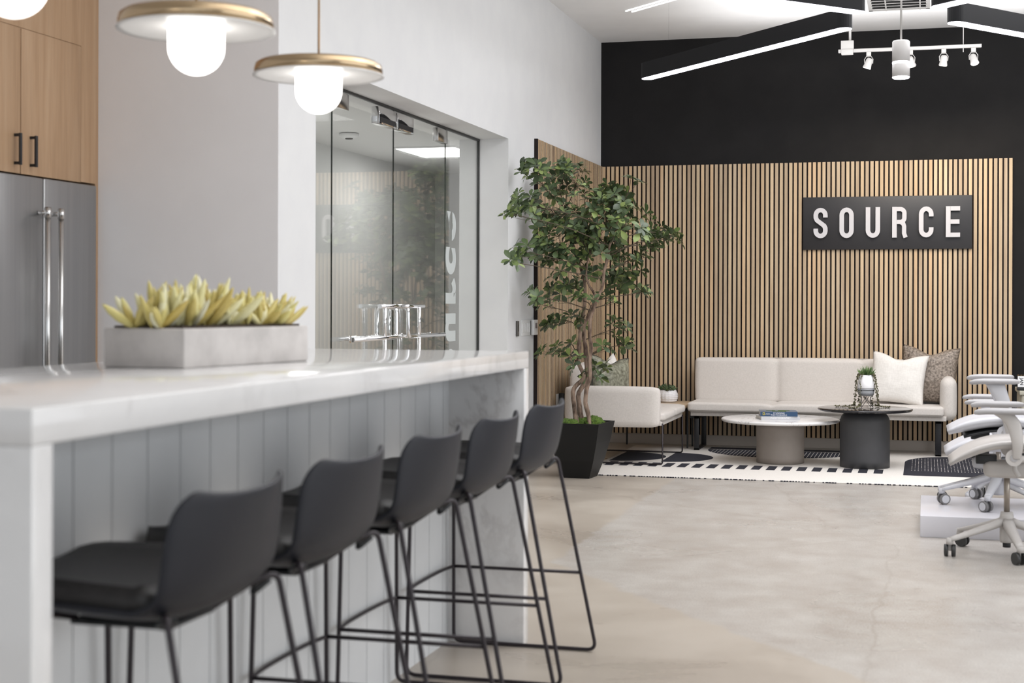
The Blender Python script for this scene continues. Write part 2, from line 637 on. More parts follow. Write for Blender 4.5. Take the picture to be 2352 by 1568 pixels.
def text_bm(s, size, depth=0.0, spacing=1.0, bold=0.0):
    cu = bpy.data.curves.new('txt', 'FONT')
    cu.body = s
    cu.size = size
    cu.extrude = depth/2
    cu.offset = bold
    cu.space_character = spacing
    cu.align_x = 'CENTER'
    cu.align_y = 'CENTER'
    o = bpy.data.objects.new('txt', cu)
    C.objects.link(o)
    dg = bpy.context.evaluated_depsgraph_get()
    me = bpy.data.meshes.new_from_object(o.evaluated_get(dg))
    bm = nb()
    bm.from_mesh(me)
    bpy.data.objects.remove(o)
    bpy.data.meshes.remove(me)
    bpy.data.curves.remove(cu)
    return bm


def bxf(bm, loc=(0, 0, 0), rot=(0, 0, 0), scale=(1, 1, 1)):
    xf(bm, bm.verts, loc, rot, scale)
    return bm


# ------------------------------------------------------------ the room
XW = -2.839      # left wall
YB = 13.323      # back wall
ZC = 3.613       # ceiling
XK = -3.759      # face of the kitchen cabinets
YK = 6.304       # return wall between kitchen niche and left wall

b = nb(); box(b, -7, 7, -5, 16, -0.1, 0)
struct('floor', b, 'floor')
b = nb(); box(b, -7, 7, -5, 16, ZC, ZC+0.1)
struct('ceiling', b, 'ceiling')
b = nb(); box(b, XW, 7, YB, YB+0.15, 0, ZC)
struct('wall_back', b, 'wall_black')
b = nb()
OY0, OY1, OZ = 6.733, 10.198, 2.412
XG = -3.06
box(b, -3.20, XW, YK, OY0, 0, ZC)
box(b, -3.20, XW, OY0, OY1, OZ, ZC)
box(b, -3.20, XW, OY1, YB, 0, ZC)
struct('wall_left', b, 'wall')
b = nb(); box(b, XK-0.8, XW-0.001, YK-0.004, YK+0.14, 0, ZC)
struct('wall_kitchen', b, ['wall_grey'])
b = nb(); box(b, XK-0.8, XK-0.66, -5, YK, 0, ZC)
struct('wall_kitchen_back', b, 'wall_grey')
b = nb(); box(b, 6.5, 6.65, -3, YB, 0, ZC)
struct('wall_right', b, 'wall')
# room behind the glass doors
b = nb()
box(b, -4.52, -4.403, 6.45, 14.2, 0, 2.6)
box(b, -4.403, -3.2, 13.28, 13.4, 0, 2.6)
struct('wall_meeting_room', b, 'interior')
b = nb(); box(b, -4.5, -3.2, 6.45, 13.3, 2.45, 2.6)
struct('ceiling_meeting_room', b, 'int_ceil')
# skirting
b = nb()
box(b, XW+0.03, 7, YB-0.016, YB, 0, 0.09, 0.003)
struct('baseboard_back', b, 'white_trim')
b = nb()
box(b, XW, XW+0.014, OY1, YB-0.02, 0, 0.09, 0.003)
struct('baseboard_left', b, 'white_trim')

# light panel and smoke detector in the meeting room
t = thing('ceiling_light', 'bright rectangular light panel on the ceiling behind the glass doors', 'ceiling light', (-3.70, 11.25, 2.45))
b = nb(); box(b, -0.25, 0.25, -0.36, 0.36, -0.012, 0.0); obj('frame', b, 'white_paint', t)
b = nb(); box(b, -0.235, 0.235, -0.345, 0.345, -0.016, -0.011); obj('diffuser', b, 'panel_light', t)
t = thing('smoke_detector', 'small round white detector on the ceiling seen through the glass doors', 'smoke detector', (-3.93, 9.92, 2.45))
b = nb(); lathe(b, [(0.055, 0), (0.07, -0.006), (0.07, -0.02), (0.05, -0.035), (0, -0.038)], 32); obj('housing', b, 'white_paint', t)
b = nb(); lathe(b, [(0.028, -0.036), (0.026, -0.044), (0, -0.045)], 24); obj('sensor', b, 'reader', t)
area('meeting_room_upward_fill', (-3.8, 9.6, 1.9), 0.8, 7, (PI, 0, 0), (1, 0.99, 0.98), 5.0)  # added fill to brighten the inner ceiling, no such lamp there
area('meeting_room_light', (-3.7, 11.25, 2.42), 0.45, 8, (0, 0, 0), (1, 0.99, 0.97), 0.65)
area('meeting_room_wash', (-3.72, 8.9, 2.43), 0.35, 15, (0, 0, 0), (1, 0.99, 0.97), 0.35)

# ------------------------------------------------------------ slatted cladding
BT = 0.009
ST = 0.020


def cladding(name, label, length, panel, along, origin):
    t = thing(name, label, 'wall cladding', origin)
    b = nb()
    z0, z1 = 0.09, 2.488
    if along == 'x':
        box(b, 0, length, -BT, 0, z0, z1)
    else:
        box(b, 0, BT, 0, length, z0, z1)
    obj('backing_board', b, 'felt', t)
    b = nb()
    pitch = 0.0405
    n = int(length/pitch)
    for k in range(n):
        p = (k+0.5)*length/n
        hw = 0.0135
        if along == 'x':
            box(b, p-hw, p+hw, -BT-ST+0.003, -BT+0.0005, z0, z1-0.001)
        else:
            if panel and k % 8 == 0:
                hw = 0.0115
            box(b, BT-0.0005, BT+ST-0.005, p-hw, p+hw, z0, z1-0.001)
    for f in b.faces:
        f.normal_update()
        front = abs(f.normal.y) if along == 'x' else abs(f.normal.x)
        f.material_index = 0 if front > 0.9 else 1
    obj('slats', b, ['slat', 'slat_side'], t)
    return t


cladding('slat_cladding', 'wide vertical oak slat cladding on black felt behind the long sofa', 3.533, False, 'x', (XW+0.014, YB-0.001, 0))
tl = cladding('slat_cladding', 'narrower oak slat cladding on the white left wall behind the tree', YB-0.034-10.94, True, 'y', (XW+0.001, 10.94, 0))
b = nb(); box(b, 0, BT+ST-0.004, -0.02, -0.001, 0.09, 2.489); obj('edge_trim', b, 'felt', tl)

# ------------------------------------------------------------ sign
t = thing('wall_sign', 'black rectangular sign with raised white capital letters on the oak slats', 'sign', (-0.328, YB-0.028, 1.9535))
W2, H2 = 0.7035, 0.2275
b = nb(); box(b, -W2, W2, -0.022, 0.0, -H2, H2, 0.002); obj('board', b, 'sign_black', t)


def ribbon(bm, pts, wd, y0, y1, closed=False):
    """flat stroke of constant width in the XZ plane, extruded in Y"""
    P = [Vector((p[0], 0, p[1])) for p in pts]
    N = len(P)
    L, R = [], []
    for i in range(N):
        a = P[(i-1) % N] if (closed or i > 0) else None
        c = P[(i+1) % N] if (closed or i < N-1) else None
        d1 = (P[i]-a).normalized() if a is not None else None
        d2 = (c-P[i]).normalized() if c is not None else None
        if d1 is None:
            d1 = d2
        if d2 is None:
            d2 = d1
        n1 = Vector((-d1.z, 0, d1.x))
        n2 = Vector((-d2.z, 0, d2.x))
        n = (n1+n2)
        n = n/max(0.35, (n.length_squared/2))
        L.append(P[i]+n*wd/2)
        R.append(P[i]-n*wd/2)
    rows = []
    for i in range(N):
        rows.append([bm.verts.new((q.x, yy, q.z)) for q, yy in ((L[i], y0), (R[i], y0), (R[i], y1), (L[i], y1))])
    for i in range(N if closed else N-1):
        A = rows[i]
        B = rows[(i+1) % N]
        for k in range(4):
            bm.faces.new((A[k], A[(k+1) % 4], B[(k+1) % 4], B[k]))
    if not closed:
        bm.faces.new(rows[0])
        bm.faces.new(list(reversed(rows[-1])))


def arc(cx, cz, rx, rz, a0, a1, n=10):
    return [(cx+rx*math.cos(math.radians(a0+(a1-a0)*k/n)), cz+rz*math.sin(math.radians(a0+(a1-a0)*k/n))) for k in range(n+1)]


LH = 0.262   # letter height
sw = 0.038   # stroke
hw = 0.060-sw/2
hh = LH/2-sw/2
ra = hw


def letter(ch, bm):
    y0, y1 = -0.050, -0.030
    if ch == 'O':
        ribbon(bm, arc(0, hh-ra*1.15, hw, ra*1.15, 0, 180)+arc(0, -hh+ra*1.15, hw, ra*1.15, 180, 360), sw, y0, y1, True)
    if ch == 'U':
        ribbon(bm, [(-hw, LH/2)]+arc(0, -hh+ra*1.15, hw, ra*1.15, 180, 360)+[(hw, LH/2)], sw, y0, y1)
    if ch == 'C':
        ribbon(bm, [(hw, 0.046)]+arc(0, hh-ra*1.15, hw, ra*1.15, 0, 180)+arc(0, -hh+ra*1.15, hw, ra*1.15, 180, 360)+[(hw, -0.046)], sw, y0, y1)
    if ch == 'S':
        p = [(hw, 0.048)]+arc(0, hh-ra*1.1, hw, ra*1.1, 0, 180)+[(-hw*0.98, 0.045), (-hw*0.75, 0.024), (0, 0), (hw*0.75, -0.024), (hw*0.98, -0.045)]
        p += arc(0, -hh+ra*1.1, hw, ra*1.1, 360, 180)+[(-hw, -0.048)]
        ribbon(bm, p, sw, y0, y1)
    if ch == 'E':
        box(bm, -hw-sw/2, -hw+sw/2, y0, y1, -LH/2, LH/2)
        for z in (hh, 0.0, -hh):
            box(bm, -hw+sw/2-0.001, hw+sw/2-0.004-(0.005 if z == 0 else 0), y0, y1, z-sw/2, z+sw/2)
    if ch == 'R':
        box(bm, -hw-sw/2, -hw+sw/2, y0, y1, -LH/2, LH/2)
        p = [(-hw+sw*0.48, hh)]+arc(hw-0.034, hh-0.034, 0.034, 0.034, 90, 0, 6)+arc(hw-0.034, 0.036, 0.034, 0.034, 0, -90, 6)+[(-hw+sw*0.48, 0.002)]
        ribbon(bm, p, sw*0.94, y0, y1)
        ribbon(bm, [(hw-0.036, 0.002), (hw-0.010, -0.010), (hw-0.002, -0.035), (hw-0.002, -0.095), (hw+0.010, -LH/2)], sw*0.92, y0+0.0006, y1)
    for z in (0.07, -0.07):
        cyl(bm, (-hw*(1 if ch != 'S' else -0.0), -0.031, z if ch != 'S' else z*1.55), (-hw*(1 if ch != 'S' else 0.0), -0.02, z if ch != 'S' else z*1.55), 0.006, seg=8)


for i, ch in enumerate('SOURCE'):
    b = nb()
    letter(ch, b)
    bxf(b, (-0.552+i*0.2205, 0, 0.002))
    obj('letter', b, 'sign_white', t)

# ------------------------------------------------------------ kitchen cabinets and fridge
t = thing('cabinet', 'tall oak kitchen cabinet with black bar handles above the steel refrigerator', 'cabinet', (XK, 0, 0))
b = nb()
# carcass: filler on the right and above, doors between
box(b, -0.62, -0.004, 4.93, 6.300, 1.845, 3.6)
box(b, -0.004, 0, 6.150, 6.300, 1.805, 3.6)
box(b, -0.004, 0, 6.276, 6.300, 0, 1.805)
box(b, -0.62, -0.004, 6.275, 6.300, 0, 1.85)
box(b, -0.004, 0, 4.93, 6.150, 2.432, 3.6)
obj('body', b, 'oak_panel', t)
for k, (y0, y1, hy) in enumerate(((4.95, 5.666, 5.625), (5.672, 6.146, 5.742))):
    b = nb()
    box(b, -0.003, 0.002, y0, y1, 1.802, 2.428, 0.001)
    d = obj('door', b, 'oak_panel', t)
    b = nb()
    box(b, 0.026, 0.036, hy-0.007, hy+0.007, 1.836, 1.972, 0.001)
    box(b, 0.0, 0.028, hy-0.005, hy+0.005, 1.838, 1.850)
    box(b, 0.0, 0.028, hy-0.005, hy+0.005, 1.958, 1.970)
    obj('handle', b, 'black_metal', d)

t = thing('refrigerator', 'brushed steel double door refrigerator with tall tubular handles under the oak cabinet', 'refrigerator', (XK, 5.83, 0))
b = nb()
box(b, -0.62, -0.05, -0.43, 0.43, 0.0, 1.80, 0.004)
obj('body', b, 'steel_dark', t)
for y0, y1, hy in ((-0.43, -0.004, -0.045), (0.004, 0.438, 0.06)):
    b = nb()
    box(b, -0.05, 0.012, y0, y1, 0.06, 1.795, 0.006)
    d = obj('door', b, 'steel', t)
    b = nb()
    cyl(b, (0.062, hy, 0.55), (0.062, hy, 1.665), 0.0125, seg=20)
    for z in (0.60, 1.64):
        cyl(b, (0.005, hy, z), (0.062, hy, z), 0.010, seg=14)
        cyl(b, (0.062, hy, z-0.022), (0.062, hy, z+0.022), 0.0155, seg=20)
    obj('handle', b, 'chrome_satin', d)

# ------------------------------------------------------------ glass doors
def pane(name, y0, y1, z0=0.01, z1=OZ-0.014, label=None, cat=None, par=None):
    b = nb()
    box(b, -0.003, 0.003, y0+0.0006, y1-0.0006, z0, z1)
    for f in b.faces:
        f.normal_update()
        if abs(f.normal.x) < 0.5:
            f.material_index = 1
    return obj(name, b, ['glass', 'glass_edge'], par, norm=False)


yA, yB_, yC, yD, yE = OY0+0.002, 7.477, 8.435, 9.434, 10.19
for nm, y0, y1 in (('window_1', yA, yB_-0.006), ('window_2', yD+0.006, yE)):
    o = pane(nm, y0, y1)
    o.location = (XG, 0, 0)
    o['kind'] = 'structure'


def patch(bm, y0, y1, z0, z1, th=0.018):
    box(bm, -th, th, y0, y1, z0, z1, 0.002)


def chrome_handle(bm, s):
    """push-pull handle: vertical grab tube plus a horizontal bar; s=+1 extends towards +Y"""
    x = 0.062
    e = 0.11*s
    P = [(x, e+0.44*s*0.0, 1.23)]
    # lower bar, bend up, upper return
    pts = [(x, 0.0+s*0.80, 1.05), (x, 0.0+s*0.10, 1.05), (x, s*0.10, 1.225), (x-0.10, s*0.10+s*0.02, 1.232)]
    tube(bm, fillet(pts, 0.035, 5), 0.013, 14)
    pts = [(x-0.124, s*0.70, 1.05), (x-0.124, s*0.10, 1.05), (x-0.124, s*0.10, 1.225)]
    tube(bm, fillet(pts, 0.035, 5), 0.013, 14)
    for yy in (0.14, 0.70):
        cyl(bm, (-x, s*yy, 1.05), (x, s*yy, 1.05), 0.010, seg=12)
        cyl(bm, (0.005, s*yy, 1.05), (0.009, s*yy, 1.05), 0.020, seg=18)
    tube(bm, fillet([(x, s*0.30, 1.045), (x, s*0.30, 0.84), (x, s*0.10, 0.84)], 0.03, 4), 0.012, 12)
    tube(bm, [(x, s*0.30, 1.045), (x, s*0.30, 1.23)], 0.012, 12)
    tube(bm, fillet([(x, s*0.38, 1.232), (x, s*0.08, 1.232), (-x, s*0.08, 1.232)], 0.02, 4), 0.013, 14)


for k, (y0, y1, s, org) in enumerate(((yB_, yC-0.003, -1, yC-0.003), (yC+0.003, yD, 1, yC+0.003))):
    t = bpy.data.objects.new('door_%d' % (k+1), None)
    C.objects.link(t)
    t['kind'] = 'structure'
    t.location = (XG, org, 0)
    pane('glass_pane', y0-org, y1-org, 0.012, 2.397, par=t)
    b = nb()
    patch(b, (y0-org) if s < 0 else (y1-org)-0.20, (y0-org)+0.20 if s < 0 else (y1-org), 2.30, 2.388)
    patch(b, (y0-org) if s < 0 else (y1-org)-0.20, (y0-org)+0.20 if s < 0 else (y1-org), 0.008, 0.09)
    obj('pivot_fitting', b, 'chrome_satin', t)
    b = nb()
    patch(b, s*0.30, s*0.012, 2.285, 2.385, 0.024)
    b2 = b
    obj('top_lock', b2, 'chrome', t)
    b = nb()
    box(b, 0.0241, 0.0262, min(s*0.285, s*0.03), max(s*0.285, s*0.03), 2.295, 2.325)
    obj('lock_strip', b, 'black_metal', t)
    b = nb()
    chrome_handle(b, s)
    obj('door_handle', b, 'chrome', t)

# glazing channel of the glass front
b = nb()
box(b, XG-0.012, XG+0.012, OY0, OY1, OZ-0.0135, OZ)
box(b, XG-0.010, XG+0.010, OY1-0.008, OY1, 0, OZ-0.008)
struct('trim_1', b, 'steel_dark')

# vinyl lettering on the fixed pane (it reads from inside the room)
t = text_bm('source', 0.40, 0.001, 1.24, 0.018)
bxf(t, scale=(1, 1, 1))
# text runs upward; its top points to +Y seen from here
mt = Matrix(((0, 0, 1, 0), (0, 1, 0, 0), (1, 0, 0, 0), (0, 0, 0, 1)))
t.transform(mt)
o = obj('window_lettering', t, 'frost', None, (XG+0.0065, 9.575, 1.19))
tag(o, 'large frosted vinyl letters running up the fixed glass pane beside the doors', 'lettering')

# ------------------------------------------------------------ devices on the left wall
t = thing('card_reader', 'slim dark grey card reader on the white wall, left of the light switches', 'card reader', (XW, 10.436, 1.07))
b = nb(); box(b, 0, 0.014, -0.028, 0.022, -0.055, 0.055, 0.003); obj('housing', b, 'reader', t)
b = nb(); box(b, 0.013, 0.0155, -0.004, 0.006, -0.02, 0.03); obj('lens', b, 'black_plastic', t)
t = thing('light_switch', 'white five-gang light switch plate between the card reader and the thermostat', 'light switch', (XW, 10.68, 1.072))
b = nb(); box(b, 0, 0.006, -0.125, 0.125, -0.058, 0.058, 0.002); obj('plate', b, 'plastic_white', t)
for k in range(5):
    b = nb(); box(b, 0.005, 0.010, -0.098+k*0.046-0.015, -0.098+k*0.046+0.017, -0.033, 0.033, 0.001); obj('rocker', b, 'plastic_white', t)
t = thing('thermostat', 'white thermostat with a small dark screen at the edge of the oak slats', 'thermostat', (XW, 10.86, 1.072))
b = nb(); box(b, 0.0, 0.008, -0.045, 0.06, -0.055, 0.05); obj('back_plate', b, 'reader', t)
b = nb(); box(b, 0.008, 0.032, -0.05, 0.066, -0.056, 0.058, 0.005); obj('housing', b, 'plastic_white', t)
b = nb(); box(b, 0.031, 0.0335, -0.012, 0.042, -0.005, 0.034); obj('screen', b, 'screen', t)
t = thing('wall_outlet', 'white wall outlet low on the side oak slats, beside the sofa armrest', 'outlet', (XW+0.024, 11.60, 0.49))
b = nb(); box(b, 0, 0.008, -0.055, 0.03, -0.06, 0.045, 0.002); obj('plate', b, 'plastic_white', t)
b = nb(); box(b, 0.008, 0.05, -0.005, 0.05, -0.035, 0.05, 0.004); obj('plug', b, 'black_plastic', t)

# ------------------------------------------------------------ ceiling grille, slot
t = thing('ceiling_vent', 'white louvred air grille in the ceiling above the track light', 'ceiling vent', (-0.21, 12.0, ZC))
b = nb(); box(b, -0.235, 0.235, -1.1, 0.36, -0.004, 0); obj('backing', b, 'black_metal', t)
b = nb()
for yy in (-1.1, 0.33):
    box(b, -0.235, 0.235, yy, yy+0.03, -0.016, -0.003)
for xx in (-0.235, 0.205):
    box(b, xx, xx+0.03, -1.1, 0.36, -0.016, -0.003)
for xx in (-0.10, 0.16):
    box(b, xx-0.005, xx+0.005, -1.1, 0.36, -0.018, -0.003)
obj('frame', b, 'fixture_white', t)
for k in range(13):
    b = nb(); box(b, -0.21, 0.21, -0.022, 0.022, -0.002, 0.002, rot=(0.5, 0, 0)); obj('louvre', b, 'fixture_white', t, (0, 0.27-k*0.107, -0.012))
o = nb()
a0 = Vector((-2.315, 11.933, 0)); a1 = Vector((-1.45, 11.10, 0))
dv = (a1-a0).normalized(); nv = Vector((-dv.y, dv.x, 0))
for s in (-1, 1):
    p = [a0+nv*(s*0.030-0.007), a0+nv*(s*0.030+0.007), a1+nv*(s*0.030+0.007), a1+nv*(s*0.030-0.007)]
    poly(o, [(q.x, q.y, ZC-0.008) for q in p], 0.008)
o = obj('ceiling_slot', o, 'slot_glow')  # emission added to make the white lines bright, not a lamp
tag(o, 'thin white double line set diagonally in the ceiling above the black wall', 'ceiling slot')

# ------------------------------------------------------------ linear star lights
ZL = 2.95
bars = [((-0.46, 9.46), (-2.06, 11.25), 'long black linear light pointing at the top left of the black wall'),
        ((-0.36, 9.00), (-1.50, 7.85), 'black linear light crossing the top edge, left of the round pendant'),
        ((0.04, 8.95), (1.25, 7.75), 'black linear light rising to the top right corner'),
        ((0.14, 9.42), (1.50, 11.15), 'black linear light sloping down to the right, above the track light end')]
for (p0, p1, lab) in bars:
    A = Vector((*p0, 0)); Bv = Vector((*p1, 0))
    L = (Bv-A).length
    ang = math.atan2(Bv.y-A.y, Bv.x-A.x)
    mid = (A+Bv)/2
    t = thing('linear_light', lab, 'linear light', (mid.x, mid.y, ZL), ang, 'black linear lights arranged as a star')
    wdt = 0.052

    def stad(r, n=10):
        h = L/2-r
        q = [(h+r*math.cos(a), r*math.sin(a)) for a in [(-PI/2+PI*k/n) for k in range(n+1)]]
        q += [(-h+r*math.cos(a), r*math.sin(a)) for a in [(PI/2+PI*k/n) for k in range(n+1)]]
        return q
    b = nb(); poly(b, [(x, y, 0.004) for x, y in stad(wdt)], 0.115); obj('housing', b, 'fixture_black', t)
    b = nb(); poly(b, [(x, y, 0.0) for x, y in stad(wdt-0.006)], 0.0045); obj('diffuser', b, 'led', t)
    for s in (-1, 1):
        b = nb(); cyl(b, (s*L*0.36, 0, 0.118), (s*L*0.36, 0, ZC-ZL), 0.0003, seg=6); obj('suspension_wire', b, 'fixture_black', t)

# ------------------------------------------------------------ round pendant of two tiers
t = thing('cylinder_pendant', 'white two-tier cylinder pendant hanging in front of the track light', 'pendant light', (-0.147, 9.3, 2.61))
b = nb(); lathe(b, [(0.0, 0.222), (0.045, 0.222), (0.0515, 0.215), (0.0515, 0.098), (0.046, 0.096), (0, 0.096)], 40); obj('upper_shade', b, 'fixture_white', t)
b = nb(); lathe(b, [(0.044, 0.097), (0.0515, 0.092), (0.0505, 0.084), (0.044, 0.08)], 40, close=False); obj('upper_diffuser', b, 'led', t)
b = nb(); lathe(b, [(0.0, 0.084), (0.046, 0.084), (0.0510, 0.080), (0.0510, 0.006), (0.046, 0.004), (0, 0.004)], 40); obj('lower_shade', b, 'fixture_white', t)
b = nb(); lathe(b, [(0.0, -0.004), (0.046, -0.003), (0.0515, 0.004), (0.046, 0.008), (0, 0.008)], 40); obj('lower_diffuser', b, 'led', t)
b = nb(); cyl(b, (0, 0, 0.22), (0, 0, ZC-2.61), 0.006, seg=12); obj('rod', b, 'fixture_white', t)

# ------------------------------------------------------------ track light
t = thing('track_light', 'white ceiling track rail with four spot heads in front of the black wall', 'track light', (0, 12.2, 3.262))
b = nb(); box(b, -0.675, 0.412, -0.018, 0.018, -0.012, 0.012, 0.002); obj('rail', b, 'fixture_white', t)
b = nb()
box(b, -0.652, -0.560, -0.03, 0.03, -0.028, 0.012, 0.004)
box(b, -0.655, -0.556, -0.025, 0.025, 0.012, 0.080, 0.003)
obj('power_feed', b, 'fixture_white', t)
b = nb(); cyl(b, (-0.585, 0, 0.08), (-0.585, 0, ZC-3.262), 0.010, seg=12); obj('feed_stem', b, 'fixture_white', t)
b = nb(); cyl(b, (0.276, 0, -0.045), (0.276, 0, ZC-3.262), 0.0035, seg=8); obj('hanger', b, 'fixture_white', t)
for hx, tx, ty in ((-0.44, -0.35, 0.05), (-0.12, 0.30, 0.5), (0.13, -0.12, 0.30), (0.352, 0.24, -0.45)):
    h = bpy.data.objects.new('spot_head', None)
    C.objects.link(h)
    h.parent = t
    h.location = (hx, 0, -0.012)
    d = Vector((tx, ty, -1)).normalized()
    q = d.to_track_quat('-Z', 'Y').to_matrix().to_4x4()
    b = nb(); box(b, -0.018, 0.018, -0.014, 0.014, -0.035, 0.0, 0.002)
    tube(b, [(-0.030, 0, -0.095), (-0.033, 0, -0.06), (-0.018, 0, -0.037), (0.018, 0, -0.037), (0.033, 0, -0.06), (0.030, 0, -0.095)], 0.003, 8)
    obj('bracket', b, 'fixture_white', h)
    b = nb()
    lathe(b, [(0, 0.035), (0.018, 0.034), (0.026, 0.020), (0.028, -0.020), (0.033, -0.045), (0.030, -0.047), (0.0, -0.040)], 24)
    bmesh.ops.transform(b, matrix=Matrix.Translation((0, 0, -0.085)) @ q, verts=b.verts)
    obj('lamp_body', b, 'fixture_white', h)
    b = nb()
    lathe(b, [(0, -0.0475), (0.0295, -0.0475)], 24, close=False)
    bmesh.ops.transform(b, matrix=Matrix.Translation((0, 0, -0.085)) @ q, verts=b.verts)
    obj('bulb_face', b, 'lamp_face', h)
    sl = bpy.data.lights.new('spot', 'SPOT')
    sl.energy = 20
    sl.spot_size = 1.5
    sl.spot_blend = 1.0
    sl.color = (1.0, 0.83, 0.62)
    sl.shadow_soft_size = 0.03
    so = bpy.data.objects.new('spot', sl)
    C.objects.link(so)
    so.location = (hx+d.x*0.15, 12.2+d.y*0.15, 3.165+d.z*0.1)
    aim = Vector((hx*1.9+0.15, YB, 1.9))-so.location
    so.rotation_euler = aim.to_track_quat('-Z', 'Y').to_euler()

# ------------------------------------------------------------ brass pendants over the island
pend = None
for k, (y, lab) in enumerate(((3.584, 'brass rimmed disc pendant with opal globe, the larger of the two in full view'),
                              (4.409, 'brass rimmed disc pendant with opal globe, farthest along the island beside the glass doors'),
                              (2.762, 'brass rimmed disc pendant with opal globe, nearest the oak cabinet, only its globe bottom showing'))):
    if pend is None:
        t = pend = thing('pendant_light', lab, 'pendant light', (-1.85, y, 1.92), 0, 'opal globe pendants over the island')
        b = nb()
        prof = [(0, 0.092), (0.14, 0.092), (0.186, 0.088), (0.198, 0.080), (0.2015, 0.066), (0.2015, 0.050), (0.197, 0.050), (0.19, 0.084), (0, 0.087)]
        lathe(b, prof, 72)
        obj('brass_disc', b, 'brass', t)
        b = nb()
        lathe(b, [(0, 0.062), (0.12, 0.060), (0.19, 0.052), (0.206, 0.047), (0.207, 0.0445), (0.19, 0.047), (0.12, 0.053), (0, 0.055)], 72)
        obj('white_reflector', b, 'shade_white', t)
        b = nb()
        pr = [(0.0, 0.058), (0.0735, 0.058)]+[(0.0735*math.cos(a), 0.0735*math.sin(a)) for a in [-(PI/2)*k2/10 for k2 in range(10)]]+[(0, -0.0735)]
        lathe(b, pr, 40)
        obj('globe', b, 'globe', t)
        b = nb()
        lathe(b, [(0, 0.115), (0.018, 0.114), (0.02, 0.092), (0, 0.09)], 20)
        obj('collar', b, 'brass', t)
        b = nb(); cyl(b, (0, 0, 0.11), (0, 0, ZC-1.92), 0.0035, seg=10); obj('stem', b, 'brass', t)
    else:
        dup(pend, (-1.85, y, 1.92), 0, lab)

# ------------------------------------------------------------ island
t = thing('kitchen_island', 'white marbled waterfall kitchen island with a grey grooved front panel', 'kitchen island', (0, 0, 0))
IX0, IX1, IY0, IY1, IZ = -2.335, -1.412, 2.165, 5.36, 1.075
b = nb()
box(b, IX0, IX1, IY0, IY1, IZ-0.062, IZ, 0.003)
obj('worktop', b, 'quartz', t)
for y0, y1 in ((IY0, IY0+0.062), (IY1-0.062, IY1)):
    b = nb(); box(b, IX0, IX1, y0, y1, 0, IZ-0.0625, 0.002); obj('end_panel', b, 'quartz', t)
b = nb()
box(b, IX0+0.03, -1.7165, IY0+0.063, IY1-0.063, 0, IZ-0.063)
obj('body', b, 'groove', t)
b = nb()
for k in range(-1, 21):
    ya = max(IY0+0.0625, 2.2925+k*0.1545+0.002)
    yb = min(IY1-0.0625, 2.2925+(k+1)*0.1545-0.002)
    if yb > ya:
        box(b, -1.717, -1.700, ya, yb, 0.0, IZ-0.0625)
obj('grooved_panel', b, 'board', t)

# ------------------------------------------------------------ counter planter with yellow succulents
ang = -0.155
t = thing('counter_planter', 'low rectangular concrete planter of yellow succulents on the island worktop', 'planter', (-1.975, 3.927, IZ), -0.125)
b = nb()
x0, x1, y0, y1, hgt = -0.13, 0.13, -0.322, 0.322, 0.106
box(b, x0, x1, y0, y1, 0, hgt, 0.005)
obj('box', b, 'concrete_box', t)
b = nb(); box(b, x0+0.02, x1-0.02, y0+0.02, y1-0.02, hgt-0.01, hgt+0.006); obj('soil', b, 'soil', t)


def leaf(bm, base, dirv, length, width, curl=0.25, fold=0.12, n=4, up=None, thick=0):
    """obovate leaf as its own island"""
    d = Vector(dirv).normalized()
    u = Vector(up) if up is not None else Vector((0, 0, 1))
    s = d.cross(u)
    if s.length < 1e-3:
        s = d.cross(Vector((1, 0, 0)))
    s.normalize()
    nrm = s.cross(d).normalized()
    prev = None
    W = [0.10, 0.42, 0.80, 1.0, 0.86, 0.0] if n >= 5 else [0.15, 0.72, 1.0, 0.0]
    m = len(W)-1
    for i, wv in enumerate(W):
        tt = i/m
        c = Vector(base)+d*length*tt-nrm*(curl*length*tt*tt)
        if wv == 0:
            row = [bm.verts.new(c)]
        else:
            row = [bm.verts.new(c-s*width*wv/2+nrm*fold*width*wv), bm.verts.new(c), bm.verts.new(c+s*width*wv/2+nrm*fold*width*wv)]
        if prev:
            if len(row) == 3:
                bm.faces.new((prev[0], prev[1], row[1], row[0])).smooth = True
                bm.faces.new((prev[1], prev[2], row[2], row[1])).smooth = True
            else:
                bm.faces.new((prev[0], prev[1], row[0])).smooth = True
                bm.faces.new((prev[1], prev[2], row[0])).smooth = True
        prev = row


def fat_leaf(bm, base, dirv, length, width, taper=0.5, seg=6, bend=0.1):
    d = Vector(dirv).normalized()
    s = d.orthogonal().normalized()
    pts, rr = [], []
    prof = [(0, 0.35), (0.25, 0.8), (0.5, 1.0), (0.75, 0.8), (0.92, 0.4), (1.0, 0.05)]
    for tt, r_ in prof:
        pts.append(Vector(base)+d*length*tt+Vector((0, 0, 1))*bend*length*tt*tt)
        rr.append(width/2*r_)
    tube(bm, pts, 0, seg, rads=rr)


